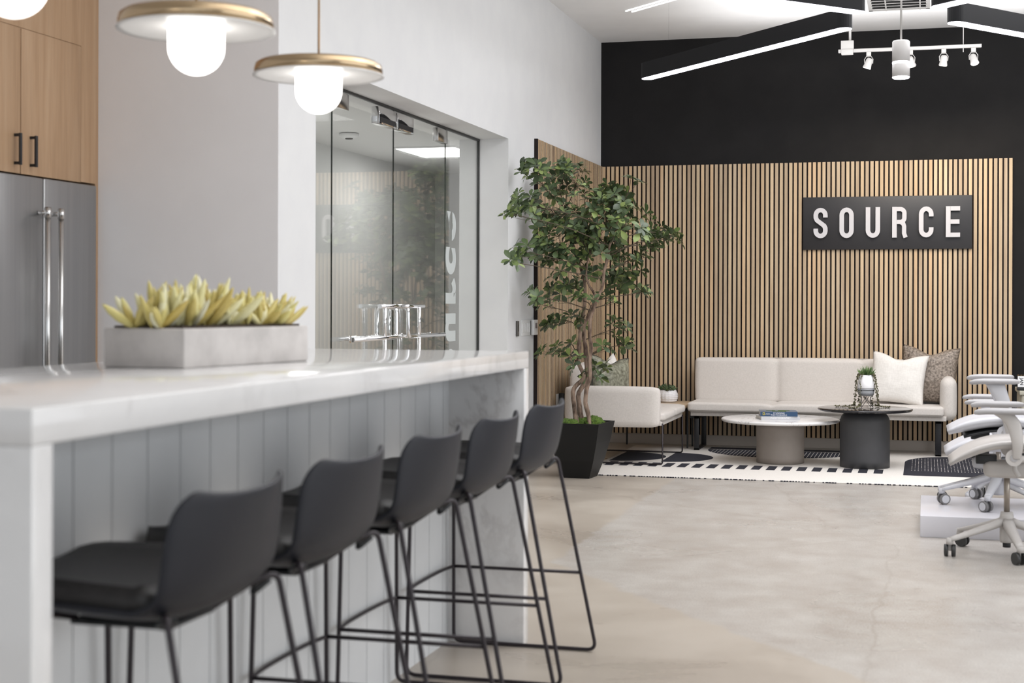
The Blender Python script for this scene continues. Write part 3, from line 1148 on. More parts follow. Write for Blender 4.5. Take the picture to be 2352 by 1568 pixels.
R = random.Random(11)
b = nb()
for k in range(34):
    yy = -0.30+0.60*(k % 17)/16+R.uniform(-0.02, 0.02)
    xx = (-0.045 if k < 17 else 0.05)+R.uniform(-0.03, 0.03)
    hsc = 1.0+0.35*math.exp(-((yy+0.10)/0.14)**2)
    for j in range(9):
        a = R.uniform(0, 2*PI)
        el = R.uniform(0.45, 1.4)
        d = (math.cos(a)*math.cos(el), math.sin(a)*math.cos(el), math.sin(el))
        fat_leaf(b, (xx, yy, hgt), d, R.uniform(0.055, 0.11)*hsc, R.uniform(0.016, 0.027))
for yy, dx in ((0.31, 0.10), (0.33, 0.07), (-0.31, -0.05)):
    sgn = 1 if yy > 0 else -1
    fat_leaf(b, (0.02, yy, hgt), (0.15, sgn*0.7, 0.75), 0.11, 0.016)
    fat_leaf(b, (0.05, yy, hgt), (0.3, sgn*0.9, 0.55), 0.10, 0.014)
obj('succulents', b, 'leaf_yellow', t)

# ------------------------------------------------------------ bar stools
def shell_pt(s, u, off=0.0):
    """s 0..1 from seat front to back top, u -1..1 across; stool faces -X"""
    prof = [(-0.285, 0.684), (-0.20, 0.672), (-0.09, 0.664), (0.01, 0.660), (0.088, 0.668), (0.150, 0.712), (0.182, 0.81), (0.197, 0.903)]
    wid = [0.205, 0.235, 0.255, 0.262, 0.262, 0.262, 0.258, 0.238]
    dish = [0.020, 0.034, 0.042, 0.042, 0.036, 0.038, 0.052, 0.056]
    n = len(prof)-1
    f = min(max(s, 0), 1)*n
    i = min(int(f), n-1)
    tt = f-i

    def ip(arr):
        a = arr[max(i-1, 0)]; b_ = arr[i]; c = arr[i+1]; d = arr[min(i+2, n)]
        return 0.5*((2*b_)+(c-a)*tt+(2*a-5*b_+4*c-d)*tt*tt+(3*b_-a-3*c+d)*tt**3)
    x = ip([p[0] for p in prof]); z = ip([p[1] for p in prof])
    wv = ip(wid)
    di = ip(dish)
    dd = 0.02
    fa, fb = max(f-0.5, 0), min(f+0.5, n)

    def at(g):
        k_ = min(int(g), n-1)
        q_ = g-k_
        return (prof[k_][0]*(1-q_)+prof[k_+1][0]*q_, prof[k_][1]*(1-q_)+prof[k_+1][1]*q_)
    pa, pb = at(fa), at(fb)
    tx, tz = pb[0]-pa[0], pb[1]-pa[1]
    tl = math.hypot(tx, tz)
    nx, nz = -tz/tl, tx/tl
    au = abs(u)
    ear = 0.018*(au**3)*max(0, (s-0.8)/0.2)
    # rounded corners of the outline
    return Vector((x+nx*di*au**2.3, u*wv*(1-0.06*au*au), z+nz*di*au**2.3+ear))


def make_shell(bm, s0, s1, umax, thick, ns=22, nu=16, offs=0.0, corner=0.9):
    top, bot = [], []
    for i in range(ns+1):
        s = s0+(s1-s0)*i/ns
        rt, rb = [], []
        e = min(1, (i/ns)/0.10, ((ns-i)/ns)/0.10)
        um = umax*(corner+(1-corner)*math.sin(e*PI/2))
        for k in range(nu+1):
            u = um*(-1+2*k/nu)
            p = shell_pt(s, u)
            ds = shell_pt(min(s+0.01, 1), u)-shell_pt(max(s-0.01, 0), u)
            du = shell_pt(s, u+0.02)-shell_pt(s, u-0.02)
            nn = ds.cross(du).normalized()
            rt.append(bm.verts.new(p+nn*(offs)))
            rb.append(bm.verts.new(p+nn*(offs+thick)))
        top.append(rt); bot.append(rb)
    for i in range(ns):
        for k in range(nu):
            bm.faces.new((top[i][k], top[i][k+1], top[i+1][k+1], top[i+1][k])).smooth = True
            bm.faces.new((bot[i][k], bot[i+1][k], bot[i+1][k+1], bot[i][k+1])).smooth = True
    for i in range(ns):
        for k in (0, nu):
            bm.faces.new((top[i][k], top[i+1][k], bot[i+1][k], bot[i][k])).smooth = True
    for k in range(nu):
        for i in (0, ns):
            bm.faces.new((top[i][k], top[i][k+1], bot[i][k+1], bot[i][k])).smooth = True


def make_stool(label, loc):
    t = thing('bar_stool', label, 'bar stool', loc, 0, 'black bar stools along the island')
    b = nb(); make_shell(b, 0, 1, 1.0, 0.013, 26, 20, corner=0.80)
    o = obj('seat_shell', b, 'stool_shell', t)
    md = o.modifiers.new('sub', 'SUBSURF'); md.levels = 1; md.render_levels = 1
    b = nb(); make_shell(b, 0.008, 0.68, 0.97, 0.042, 18, 14, offs=0.012, corner=0.82)
    obj('seat_pad', b, 'stool_pad', t)
    # base: plate under the seat, two sled frames, foot ring
    b = nb()
    box(b, -0.15, 0.06, -0.09, 0.09, 0.643, 0.654, 0.003)
    for s in (-1, 1):
        tube(b, smooth_path([(0.118, s*0.222, 0.692), (0.095, s*0.20, 0.676), (0.105, s*0.17, 0.668), (0.128, s*0.20, 0.690)], 5), 0.005, 8)
    obj('mounting_plate', b, 'black_plastic', t)
    top_z = 0.700
    for s in (-1, 1):
        b = nb()
        pts = [(-0.14, s*0.08, 0.655), (-0.262, s*0.235, top_z), (-0.268, s*0.262, 0.008), (0.268, s*0.262, 0.008), (0.130, s*0.233, top_z), (0.10, s*0.19, 0.690), (0.05, s*0.08, 0.648)]
        tube(b, fillet(pts, 0.035, 6), 0.0068, 10)
        obj('sled_frame', b, 'bronze_metal', t)

    def leg_at(z, front, s):
        k = (top_z-z)/(top_z-0.008)
        if front:
            return (-0.262-0.006*k, s*(0.235+0.027*k), z)
        return (0.130+0.138*k, s*(0.235+0.027*k), z)
    b = nb()
    z = 0.285
    pr, pf = leg_at(z, False, -1), leg_at(z, True, -1)
    qr, qf = leg_at(z, False, 1), leg_at(z, True, 1)
    tube(b, [pr, pf], 0.006, 10)
    tube(b, [qr, qf], 0.006, 10)
    tube(b, smooth_path([pf, (pf[0]-0.014, -0.12, z), (pf[0]-0.014, 0.12, z), qf], 6), 0.006, 10)
    obj('foot_ring', b, 'bronze_metal', t)
    return t


stool_y = [5.018, 4.40, 3.80, 3.18, 2.60]
labs = ['black shell bar stool farthest along the island, nearest the potted tree',
        'black shell bar stool second from the far end of the island',
        'black shell bar stool in the middle of the row of five',
        'black shell bar stool second from the near end of the island',
        'black shell bar stool nearest the viewer, its seat tucked under the worktop']
st = make_stool(labs[0], (-1.405, stool_y[0], 0))
for y, lab in zip(stool_y[1:], labs[1:]):
    dup(st, (-1.405, y, 0), 0, lab)

# ------------------------------------------------------------ rug
RX0, RX1, RY0, RY1 = -2.46, 0.70, 10.725, 13.06
t = thing('area_rug', 'cream wool rug with bold black half discs and a row of black dashes', 'rug', (0, 0, 0))
b = nb(); box(b, RX0, RX1, RY0, RY1, 0.0, 0.008, 0.003)
zt = 0.0078


def inlay(bm, pts, h=0.0010, mi=1):
    poly(bm, [(x, y, zt) for x, y in pts], h, mi=mi)


def disc_pts(cx, cy, rx, ry, a0, a1, n=28):
    return [(cx+rx*math.cos(math.radians(a0+(a1-a0)*k/n)), cy+ry*math.sin(math.radians(a0+(a1-a0)*k/n))) for k in range(n+1)]


inlay(b, disc_pts(-2.42, 12.07, 0.39, 0.375, -90, 90))
inlay(b, disc_pts(-2.01, 12.10, 0.36, 0.375, -90, 90))
inlay(b, disc_pts(-1.17, 12.86, 0.62, 0.58, 180, 360))
inlay(b, [(-1.79, 12.89), (-0.55, 12.89), (-0.55, 13.05), (-1.79, 13.05)])
inlay(b, [(-0.155, 11.31), (0.60, 11.31), (0.60, 12.25)]+disc_pts(0.2225, 12.25, 0.3775, 0.52, 0, 180)[1:-1]+[(-0.155, 12.25)])
x = -2.36
while x < -0.25:
    inlay(b, [(x-0.033, 11.37), (x+0.033, 11.37), (x+0.033, 11.65), (x-0.033, 11.65)])
    x += 0.1125
for k in range(150):    # dark whip stitching along the near edge
    xx = RX0+0.02+(RX1-RX0-0.04)*k/150
    if R.random() < 0.75:
        box(b, xx, xx+R.uniform(0.006, 0.022), RY0-0.006, RY0+0.002, 0.001, 0.0075, mi=1)
R2 = random.Random(5)
for i in range(40):        # stitched ticks of the rear half disc
    cx = -1.77+1.20*i/40
    for j in range(8):
        cy = 12.83-0.068*j
        if ((cx+1.17)/0.6)**2+((cy-12.86)/0.56)**2 < 1:
            box(b, cx, cx+0.005, cy-0.045, cy, 0.0085, 0.0094, mi=2)
for i in range(34):
    cx = -0.10+0.024*i
    for j in range(10):
        cy = 11.62+0.10*j
        inside = cy < 12.2 or ((cx-0.2225)/0.35)**2+((cy-12.25)/0.49)**2 < 1
        if inside and cx < 0.58:
            box(b, cx, cx+0.004, cy+R2.uniform(0, 0.03), cy+R2.uniform(0.04, 0.075), 0.0085, 0.0094, mi=2)
obj('pile', b, ['rug', 'rug_black', 'rug_tick'], t)

# ------------------------------------------------------------ potted tree
PX, PY = -2.402, 10.60
t = thing('potted_tree', 'tall leafy indoor tree in a tapered square black planter before the side slats', 'tree', (PX, PY, 0))
b = nb()


def frustum(bm, rows, rot=0.0, mi=0):
    prev = None
    first = None
    for (h_, z) in rows:
        ring = [bm.verts.new((h_*sx*math.cos(rot)-h_*sy*math.sin(rot), h_*sx*math.sin(rot)+h_*sy*math.cos(rot), z)) for sx, sy in ((-1, -1), (1, -1), (1, 1), (-1, 1))]
        if prev:
            for k in range(4):
                bm.faces.new((prev[k], prev[(k+1) % 4], ring[(k+1) % 4], ring[k])).material_index = mi
        else:
            first = ring
        prev = ring
    bm.faces.new(list(reversed(first))).material_index = mi
    bm.faces.new(prev).material_index = mi


frustum(b, [(0.096, 0), (0.140, 0.13), (0.172, 0.26), (0.198, 0.398), (0.185, 0.398), (0.180, 0.36)], -0.09)
obj('planter', b, 'planter_black', t)
b = nb(); frustum(b, [(0.178, 0.355), (0.178, 0.372)], -0.09); obj('gravel', b, 'gravel', t)
b = nb()
for (cx, cy, r_, hh_) in ((-0.08, -0.06, 0.12, 0.05), (0.09, 0.05, 0.10, 0.065), (-0.02, 0.10, 0.11, 0.05), (-0.12, 0.06, 0.08, 0.04), (0.05, 0.11, 0.09, 0.06)):
    n0 = len(b.verts)
    r_ret = bmesh.ops.create_icosphere(b, subdivisions=4, radius=1)
    for v in r_ret['verts']:
        p = v.co
        k = 1+0.22*noise.noise(Vector((p.x*3+cx*30, p.y*3, p.z*3)))+0.10*noise.noise(p*11)
        v.co = Vector((cx+p.x*r_*k*0.75, cy+p.y*r_*k*0.75, 0.372+p.z*hh_*k))
for f in b.faces:
    f.smooth = True
obj('moss', b, 'moss', t)
SA = [(-2.433, 10.62, 0.36), (-2.464, 10.64, 0.609), (-2.401, 10.66, 0.711), (-2.435, 10.68, 0.83), (-2.43, 10.7, 1.051), (-2.403, 10.72, 1.274), (-2.418, 10.74, 1.433), (-2.482, 10.76, 1.626), (-2.533, 10.78, 1.755), (-2.564, 10.8, 1.949)]
SB = [(-2.40, 10.68, 0.36), (-2.444, 10.71, 0.572), (-2.387, 10.74, 0.725), (-2.405, 10.76, 0.922), (-2.427, 10.76, 1.082)]
SC = [(-2.318, 10.6, 0.36), (-2.365, 10.59, 0.535), (-2.331, 10.58, 0.734), (-2.326, 10.57, 0.929), (-2.328, 10.56, 1.102), (-2.291, 10.55, 1.242), (-2.232, 10.54, 1.399), (-2.192, 10.53, 1.585), (-2.147, 10.52, 1.74), (-2.098, 10.51, 1.925)]
SD = [(-2.40, 10.66, 1.05), (-2.36, 10.64, 1.15), (-2.31, 10.63, 1.30), (-2.37, 10.62, 1.45), (-2.33, 10.6, 1.62)]
rt = Vector((PX, PY, 0))
stem_pts = []
for P, r0, r1 in ((SA, 0.018, 0.008), (SB, 0.019, 0.015), (SC, 0.017, 0.007), (SD, 0.012, 0.005)):
    sp = smooth_path(P, 6)
    sp = [p+Vector((noise.noise(p*9), noise.noise(p*9+Vector((5, 5, 5))), 0))*0.012 for p in sp]
    rads = [(r0+(r1-r0)*i/(len(sp)-1))*(1+0.18*noise.noise(p*14)) for i, p in enumerate(sp)]
    b = nb()
    tube(b, [p-rt for p in sp], 0, 12, rads=rads)
    obj('trunk', b, 'bark', t)
    stem_pts += [p for p in sp if p.z > 0.55]
BL = [(-2.4, 10.58, 1.87, 0.23, 0.28, 0.26, 40), (-2.58, 10.73, 2.14, 0.19, 0.2, 0.15, 20), (-2.53, 10.64, 2.28, 0.08, 0.08, 0.06, 4), (-2.46, 10.76, 2.2, 0.09, 0.11, 0.09, 7), (-2.23, 10.77, 2.04, 0.17, 0.18, 0.14, 22), (-2.02, 10.49, 2.13, 0.07, 0.06, 0.04, 3), (-2.0, 10.47, 1.8, 0.17, 0.18, 0.14, 22), (-1.88, 10.88, 1.77, 0.11, 0.1, 0.06, 8), (-2.27, 10.59, 1.73, 0.19, 0.2, 0.15, 22), (-2.66, 10.21, 2.18, 0.12, 0.1, 0.06, 10), (-2.65, 9.93, 1.93, 0.14, 0.14, 0.09, 14), (-2.69, 9.72, 1.85, 0.06, 0.05, 0.04, 4), (-2.67, 9.9, 1.61, 0.1, 0.09, 0.05, 8), (-2.65, 10.54, 1.93, 0.14, 0.18, 0.17, 20), (-2.65, 10.54, 1.68, 0.14, 0.17, 0.15, 18), (-2.5, 10.54, 1.59, 0.15, 0.17, 0.14, 18), (-2.07, 10.78, 1.59, 0.14, 0.15, 0.12, 16), (-1.96, 10.89, 1.68, 0.07, 0.08, 0.06, 4), (-2.35, 10.72, 1.53, 0.17, 0.16, 0.11, 16), (-2.6, 10.83, 1.4, 0.15, 0.15, 0.11, 14), (-2.66, 10.3, 1.3, 0.09, 0.08, 0.04, 6), (-2.65, 10.49, 1.24, 0.08, 0.07, 0.04, 4), (-2.15, 10.84, 1.39, 0.15, 0.13, 0.07, 11), (-1.96, 10.76, 1.34, 0.06, 0.06, 0.04, 4), (-2.15, 10.61, 1.27, 0.09, 0.09, 0.07, 4), (-2.36, 10.48, 1.27, 0.09, 0.1, 0.08, 5), (-2.63, 10.89, 1.13, 0.12, 0.11, 0.07, 9), (-2.42, 10.7, 1.13, 0.06, 0.06, 0.05, 4), (-2.17, 10.82, 1.08, 0.11, 0.11, 0.08, 7), (-2.16, 10.9, 0.95, 0.09, 0.09, 0.06, 4), (-2.29, 10.82, 0.92, 0.06, 0.06, 0.04, 3), (-2.65, 10.82, 0.9, 0.14, 0.1, 0.04, 7), (-2.46, 10.66, 0.83, 0.07, 0.07, 0.06, 5), (-2.53, 10.86, 0.95, 0.04, 0.05, 0.04, 2), (-2.33, 10.68, 0.74, 0.1, 0.1, 0.07, 7), (-2.26, 10.93, 0.77, 0.05, 0.05, 0.04, 2), (-2.69, 9.68, 1.53, 0.07, 0.05, 0.02, 2), (-2.19, 10.51, 1.86, 0.19, 0.22, 0.19, 26), (-2.5, 10.53, 1.77, 0.19, 0.22, 0.19, 26), (-1.78, 10.75, 1.72, 0.10, 0.08, 0.05, 6), (-2.1, 10.5, 1.98, 0.14, 0.12, 0.08, 10)]
R = random.Random(21)
bt = nb()
bl = nb()
for (cx, cy, cz, rx, ry, rz, n) in BL:
    c = Vector((cx, cy, cz))
    cand = [p for p in stem_pts if p.z < cz+0.02]
    s0 = min(cand, key=lambda p: (p-c).length+0.6*max(0, 0.10-(cz-p.z)))
    m1 = s0.lerp(c, 0.5)+Vector((R.uniform(-.03, .03), R.uniform(-.03, .03), R.uniform(-.01, .04)))
    pth = smooth_path([s0, m1, c], 5)
    tube(bt, [p-rt for p in pth], 0, 6, rads=[0.0045-0.0025*i/10 for i in range(len(pth))])
    for k in range(max(2, int(n*0.95))):
        while True:
            q = Vector((R.uniform(-1, 1), R.uniform(-1, 1), R.uniform(-1, 1)))
            if q.length < 1:
                break
        p = Vector((cx+q.x*rx, cy+q.y*ry, cz+q.z*rz))
        p.x = max(p.x, -2.765)
        st_ = pth[R.randrange(4, len(pth))]
        mm = st_.lerp(p, 0.5)+Vector((0, 0, -0.01))
        tube(bt, [q2-rt for q2 in smooth_path([st_, mm, p], 3)], 0.0014, 4)
        ax = (p-st_)
        ax.z *= 0.6
        ax = (ax.normalized()+Vector((0, 0, 0.75))).normalized()
        o1 = ax.orthogonal().normalized()
        o2 = ax.cross(o1)
        nl = R.randint(5, 8)
        sc = R.uniform(0.8, 1.25)
        ph = R.uniform(0, 2*PI)
        for j in range(nl):
            a = ph+2*PI*j/nl+R.uniform(-.25, .25)
            el = R.uniform(0.05, 0.7)
            d = (o1*math.cos(a)+o2*math.sin(a))*math.cos(el)+ax*math.sin(el)
            L = R.uniform(0.048, 0.074)*sc
            if p.x+d.x*L < -2.80:
                d.x = abs(d.x)*0.3
            leaf(bl, p+d*0.006-rt, d, L, L*R.uniform(0.42, 0.56), R.uniform(0.05, 0.4), 0.10, 5, up=ax)
obj('branches', bt, 'twig', t)
obj('foliage', bl, 'leaf', t, norm=False)

# ------------------------------------------------------------ soft shapes
def cushion_block(bm, x0, x1, y0, y1, z0, z1, puff=0.012, bev=0.03, nseg=12):
    """upholstered block: bevelled box with slightly crowned faces"""
    n0 = set(bm.verts)
    bm2 = nb()
    bmesh.ops.create_cube(bm2, size=2)
    bmesh.ops.subdivide_edges(bm2, edges=bm2.edges, cuts=nseg, use_grid_fill=True)
    hx, hy, hz = (x1-x0)/2, (y1-y0)/2, (z1-z0)/2
    cx, cy, cz = (x0+x1)/2, (y0+y1)/2, (z0+z1)/2
    for v in bm2.verts:
        p = v.co
        q = Vector((p.x*hx, p.y*hy, p.z*hz))
        ix, iy, iz = max(hx-bev, 0), max(hy-bev, 0), max(hz-bev, 0)
        core = Vector((max(-ix, min(ix, q.x)), max(-iy, min(iy, q.y)), max(-iz, min(iz, q.z))))
        d = q-core
        if d.length > 1e-6:
            d = d.normalized()*bev
        q = core+d
        pf = lambda a, b_: (1-a*a)*(1-b_*b_)
        q.x += (1 if p.x > 0 else -1)*puff*pf(p.y, p.z) if abs(p.x) > .999 else 0
        q.y += (1 if p.y > 0 else -1)*puff*pf(p.x, p.z) if abs(p.y) > .999 else 0
        q.z += (1 if p.z > 0 else -1)*puff*pf(p.x, p.y) if abs(p.z) > .999 else 0
        v.co = q+Vector((cx, cy, cz))
    me = bpy.data.meshes.new('tmp')
    bm2.to_mesh(me)
    bm2.free()
    bm.from_mesh(me)
    bpy.data.meshes.remove(me)
    for f in bm.faces:
        f.smooth = True


def pillow(name, label, m, loc, rot, wx, wz, th, chop=0.0, seed=1, piping=None, seam=None):
    """square scatter cushion standing in the local XZ plane"""
    t = thing(name, label, 'cushion', loc)
    t.rotation_euler = rot
    N = 26
    b = nb()
    grids = []
    for side in (-1, 1):
        g = []
        for i in range(N+1):
            row = []
            for j in range(N+1):
                u = -1+2*i/N
                v = -1+2*j/N
                e = (max(0.0, 1-abs(u)**2.6)*max(0.0, 1-abs(v)**2.6))**0.55
                pin = 1-0.075*(1-abs(v)**2)*abs(u)**3
                pinv = 1-0.075*(1-abs(u)**2)*abs(v)**3
                x = u*wx/2*pin
                z = v*wz/2*pinv
                if chop and v > 0:
                    z -= chop*math.exp(-(u/0.42)**2)*v**2
                y = side*th/2*e
                wv = noise.noise(Vector((x*9, z*9, seed*3.1+side)))*0.012*e+noise.noise(Vector((x*22, z*22, seed)))*0.004*e
                row.append(b.verts.new((x, y+side*wv, z+wz/2)))
            g.append(row)
        grids.append(g)
    for s, g in enumerate(grids):
        for i in range(N):
            for j in range(N):
                b.faces.new((g[i][j], g[i+1][j], g[i+1][j+1], g[i][j+1])).smooth = True
    bmesh.ops.remove_doubles(b, verts=b.verts, dist=0.0006)
    obj('cover', b, m, t)
    if piping:
        edge = []
        g = None
        for (i0, j0, i1, j1) in ((0, 0, N, 0), (N, 0, N, N), (N, N, 0, N), (0, N, 0, 0)):
            for k in range(N):
                i = i0+(i1-i0)*k/N
                j = j0+(j1-j0)*k/N
                u = -1+2*i/N
                v = -1+2*j/N
                pin = 1-0.075*(1-abs(v)**2)*abs(u)**3
                pinv = 1-0.075*(1-abs(u)**2)*abs(v)**3
                z = v*wz/2*pinv
                if chop and v > 0:
                    z -= chop*math.exp(-(u/0.42)**2)*v**2
                edge.append((u*wx/2*pin, 0, z+wz/2))
        b = nb()
        tube(b, edge, 0.0045, 6, closed=True)
        obj('piping', b, piping, t)
    return t


# ------------------------------------------------------------ long sofa
t = thing('long_sofa', 'long oatmeal three-seat sofa with one rounded arm against the oak slat wall', 'sofa', (-0.9, 12.95, 0))
X0, X1 = -1.04, 1.015
F, Bk = -0.32, 0.23
cuts = [X0, X0+0.705, X0+1.415, X1+0.03]
b = nb()
box(b, X0+0.02, X1+0.05, F+0.045, Bk+0.02, 0.305, 0.345, 0.004)
obj('seat_base', b, 'sofa', t)


def seamed(bm, axis, amt, soft):
    for v in bm.verts:
        for c_ in cuts[1:3]:
            g = math.exp(-abs(v.co.x-c_)/soft)
            if axis == 'z' and v.co.z > 0.39:
                v.co.z -= amt*g
            if axis == 'y' and v.co.y < Bk-0.05:
                v.co.y += amt*g
                if v.co.z > 0.74:
                    v.co.z -= amt*0.35*g
        if axis == 'z' and v.co.y < F+0.03:
            v.co.y += 0.006*max(math.exp(-abs(v.co.x-c_)/soft) for c_ in cuts[1:3])


b = nb()
cushion_block(b, cuts[0], cuts[3], F, Bk-0.04, 0.342, 0.424, 0.004, 0.024, 90)
seamed(b, 'z', 0.018, 0.035)
obj('seat_cushion', b, 'sofa', t)
b = nb()
cushion_block(b, cuts[0], cuts[3], Bk-0.12, Bk+0.03, 0.40, 0.785, 0.006, 0.035, 90)
seamed(b, 'y', 0.030, 0.035)
obj('back_cushion', b, 'sofa', t)
b = nb()
cushion_block(b, X1+0.005, X1+0.130, F+0.06, Bk+0.03, 0.31, 0.655, 0.006, 0.058, 14)
obj('armrest', b, 'sofa', t)
b = nb()
tube(b, [(cuts[0]+0.02, F+0.001, 0.357), (cuts[1], F+0.008, 0.357), (cuts[2], F+0.008, 0.357), (cuts[3]-0.02, F+0.001, 0.357)], 0.0022, 6)
obj('seam', b, 'sofa_seam', t)


def ulegs(bm, x0, x1, y0, y1, ztop, th=0.014):
    box(bm, x0, x1, y0, y0+th, 0.009, ztop, 0.001)
    box(bm, x0, x1, y1-th, y1, 0.009, ztop, 0.001)
    box(bm, x0, x1, y0, y1, 0.009, 0.009+th, 0.001)
    box(bm, x0, x1, y0, y1, ztop-0.03, ztop, 0.001)


b = nb(); ulegs(b, X0+0.040, X0+0.082, -0.20, 0.25, 0.306)
box(b, X0+0.0, X0+0.08, -0.20, -0.17, 0.278, 0.306)
obj('leg_frame', b, 'black_metal', t)
b = nb(); ulegs(b, X1-0.035, X1+0.012, -0.16, 0.24, 0.306)
obj('leg_frame', b, 'black_metal', t)

# ------------------------------------------------------------ love seat seen from its side
t = thing('side_sofa', 'oatmeal sofa seen from its armrest side behind the potted tree, on thin rod legs', 'sofa', (-2.33, 11.9, 0))
b = nb(); cushion_block(b, -0.372, 0.368, -0.56, -0.45, 0.305, 0.612, 0.004, 0.035); obj('armrest', b, 'sofa', t)
b = nb(); cushion_block(b, -0.370, -0.24, -0.445, 0.56, 0.36, 0.772, 0.010, 0.04); obj('back_cushion', b, 'sofa', t)
b = nb(); cushion_block(b, -0.245, 0.395, -0.452, 0.10, 0.345, 0.416, 0.010, 0.024); cushion_block(b, -0.245, 0.395, 0.098, 0.60, 0.345, 0.416, 0.010, 0.024); obj('seat_cushion', b, 'sofa', t)
b = nb(); box(b, -0.36, 0.372, -0.45, 0.58, 0.312, 0.347, 0.004); obj('seat_base', b, 'sofa', t)
for yy in (-0.435, 0.545):
    b = nb()
    tube(b, fillet([(-0.33, yy, 0.33), (-0.33, yy, 0.0155), (0.378, yy, 0.0155), (0.378, yy, 0.33)], 0.02, 5), 0.006, 10)
    obj('rod_leg', b, 'bronze_metal', t)

pillow('scatter_cushion', 'white linen cushion leaning on the side sofa back, behind the olive one', 'pillow_white', (-2.48, 12.06, 0.425), (0.0, -0.12, PI/2+0.1), 0.44, 0.40, 0.13, 0.06, 4)
pillow('scatter_cushion', 'olive crushed velvet cushion with dark piping standing on the side sofa', 'velvet_olive', (-2.40, 11.66, 0.428), (-0.12, 0.10, 1.02), 0.44, 0.41, 0.15, 0.05, 7, 'piping_dark')
pillow('scatter_cushion', 'creamy white linen cushion on the long sofa, in front of the brown one', 'pillow_white', (-0.245, 12.835, 0.428), (-0.30, 0.08, -0.12), 0.46, 0.44, 0.15, 0.05, 2)
pillow('scatter_cushion', 'brown crushed velvet cushion leaning in the arm corner of the long sofa', 'velvet_brown', (0.01, 12.975, 0.428), (-0.18, 0.06, -0.12), 0.47, 0.485, 0.14, 0.055, 3)

# ------------------------------------------------------------ corner table and ribbed pot
t = thing('corner_table', 'low oak topped corner table with a black frame between the two sofas', 'side table', (-2.27, 12.87, 0))
b = nb(); box(b, -0.33, 0.31, -0.31, 0.34, 0.365, 0.395, 0.004); obj('table_top', b, 'oak_table', t)
for xx in (0.285,):
    b = nb()
    box(b, -0.30, xx, 0.30, 0.314, 0.345, 0.3655)
    box(b, -0.30, -0.286, -0.26, 0.314, 0.345, 0.3655)
    box(b, -0.30, -0.286, 0.30, 0.314, 0.0, 0.366)
    box(b, xx, xx+0.014, 0.02, 0.034, 0.0098, 0.366)
    box(b, xx, xx+0.014, 0.30, 0.314, 0.0, 0.366)
    box(b, xx, xx+0.014, -0.26, 0.314, 0.34, 0.3655)
    obj('leg_frame', b, 'black_metal', t)
t = thing('ribbed_pot_plant', 'dark green succulents in a white scalloped pot on the corner table', 'potted plant', (-2.17, 13.0, 0.395))
b = nb()
pr = [(0.058, 0.0), (0.072, 0.012), (0.082, 0.045), (0.083, 0.07), (0.078, 0.10), (0.070, 0.108), (0.062, 0.105), (0.060, 0.09)]
rows = 6
pr2 = []
for k in range(37):
    z = 0.004+0.10*k/36
    base_r = 0.062+0.022*math.sin(PI*min(1, (z+0.01)/0.125))
    pr2.append((base_r+0.0045*abs(math.sin(PI*k/6)), z))
lathe(b, [(0.055, 0)]+pr2+[(0.066, 0.108), (0.058, 0.106), (0.056, 0.09)], 64, mod=lambda a, z: 1+0.055*abs(math.sin(a*9)))
obj('pot', b, 'pot_white', t)
b = nb(); lathe(b, [(0.0, 0.088), (0.057, 0.09)], 24, close=False); obj('soil', b, 'soil', t)
b = nb()
for k in range(34):
    a = R.uniform(0, 2*PI)
    r_ = 0.074*math.sqrt(R.random())
    for j in range(9):
        aa = R.uniform(0, 2*PI)
        el = R.uniform(0.1, 1.3)
        d = Vector((math.cos(aa)*math.cos(el), math.sin(aa)*math.cos(el), math.sin(el)))
        fat_leaf(b, (r_*math.cos(a), r_*math.sin(a), 0.10+R.uniform(0, 0.04)*(1-r_/0.08)), d, R.uniform(0.024, 0.044), 0.013, seg=5)
obj('succulents', b, 'leaf_succulent', t)

# ------------------------------------------------------------ coffee tables
t = thing('coffee_table', 'low round white marble coffee table on a taupe drum base', 'coffee table', (-1.10, 11.95, 0.0098))
b = nb(); lathe(b, [(0, 0.318), (0.44, 0.318), (0.456, 0.324), (0.462, 0.335), (0.455, 0.344), (0.445, 0.346), (0, 0.346)], 96); obj('table_top', b, 'marble_top', t)


def drum(bm, r, h, sh, seg=72):
    pr = [(r, (h-sh)*k/6) for k in range(7)]+[(r-sh+sh*math.cos(a), h-sh+sh*math.sin(a)) for a in [PI/2*k/8 for k in range(1, 9)]]
    lathe(bm, pr, seg)


b = nb(); drum(b, 0.185, 0.3185, 0.05); obj('drum_base', b, 'ped_taupe', t)
t = thing('coffee_table', 'taller round black marble side table on a charcoal drum base', 'coffee table', (-0.447, 11.82, 0.0098))
b = nb(); lathe(b, [(0, 0.428), (0.345, 0.428), (0.354, 0.434), (0.358, 0.441), (0.354, 0.448), (0.345, 0.450), (0, 0.450)], 96); obj('table_top', b, 'black_marble', t)
b = nb(); drum(b, 0.187, 0.4285, 0.085); obj('drum_base', b, 'ped_grey', t)

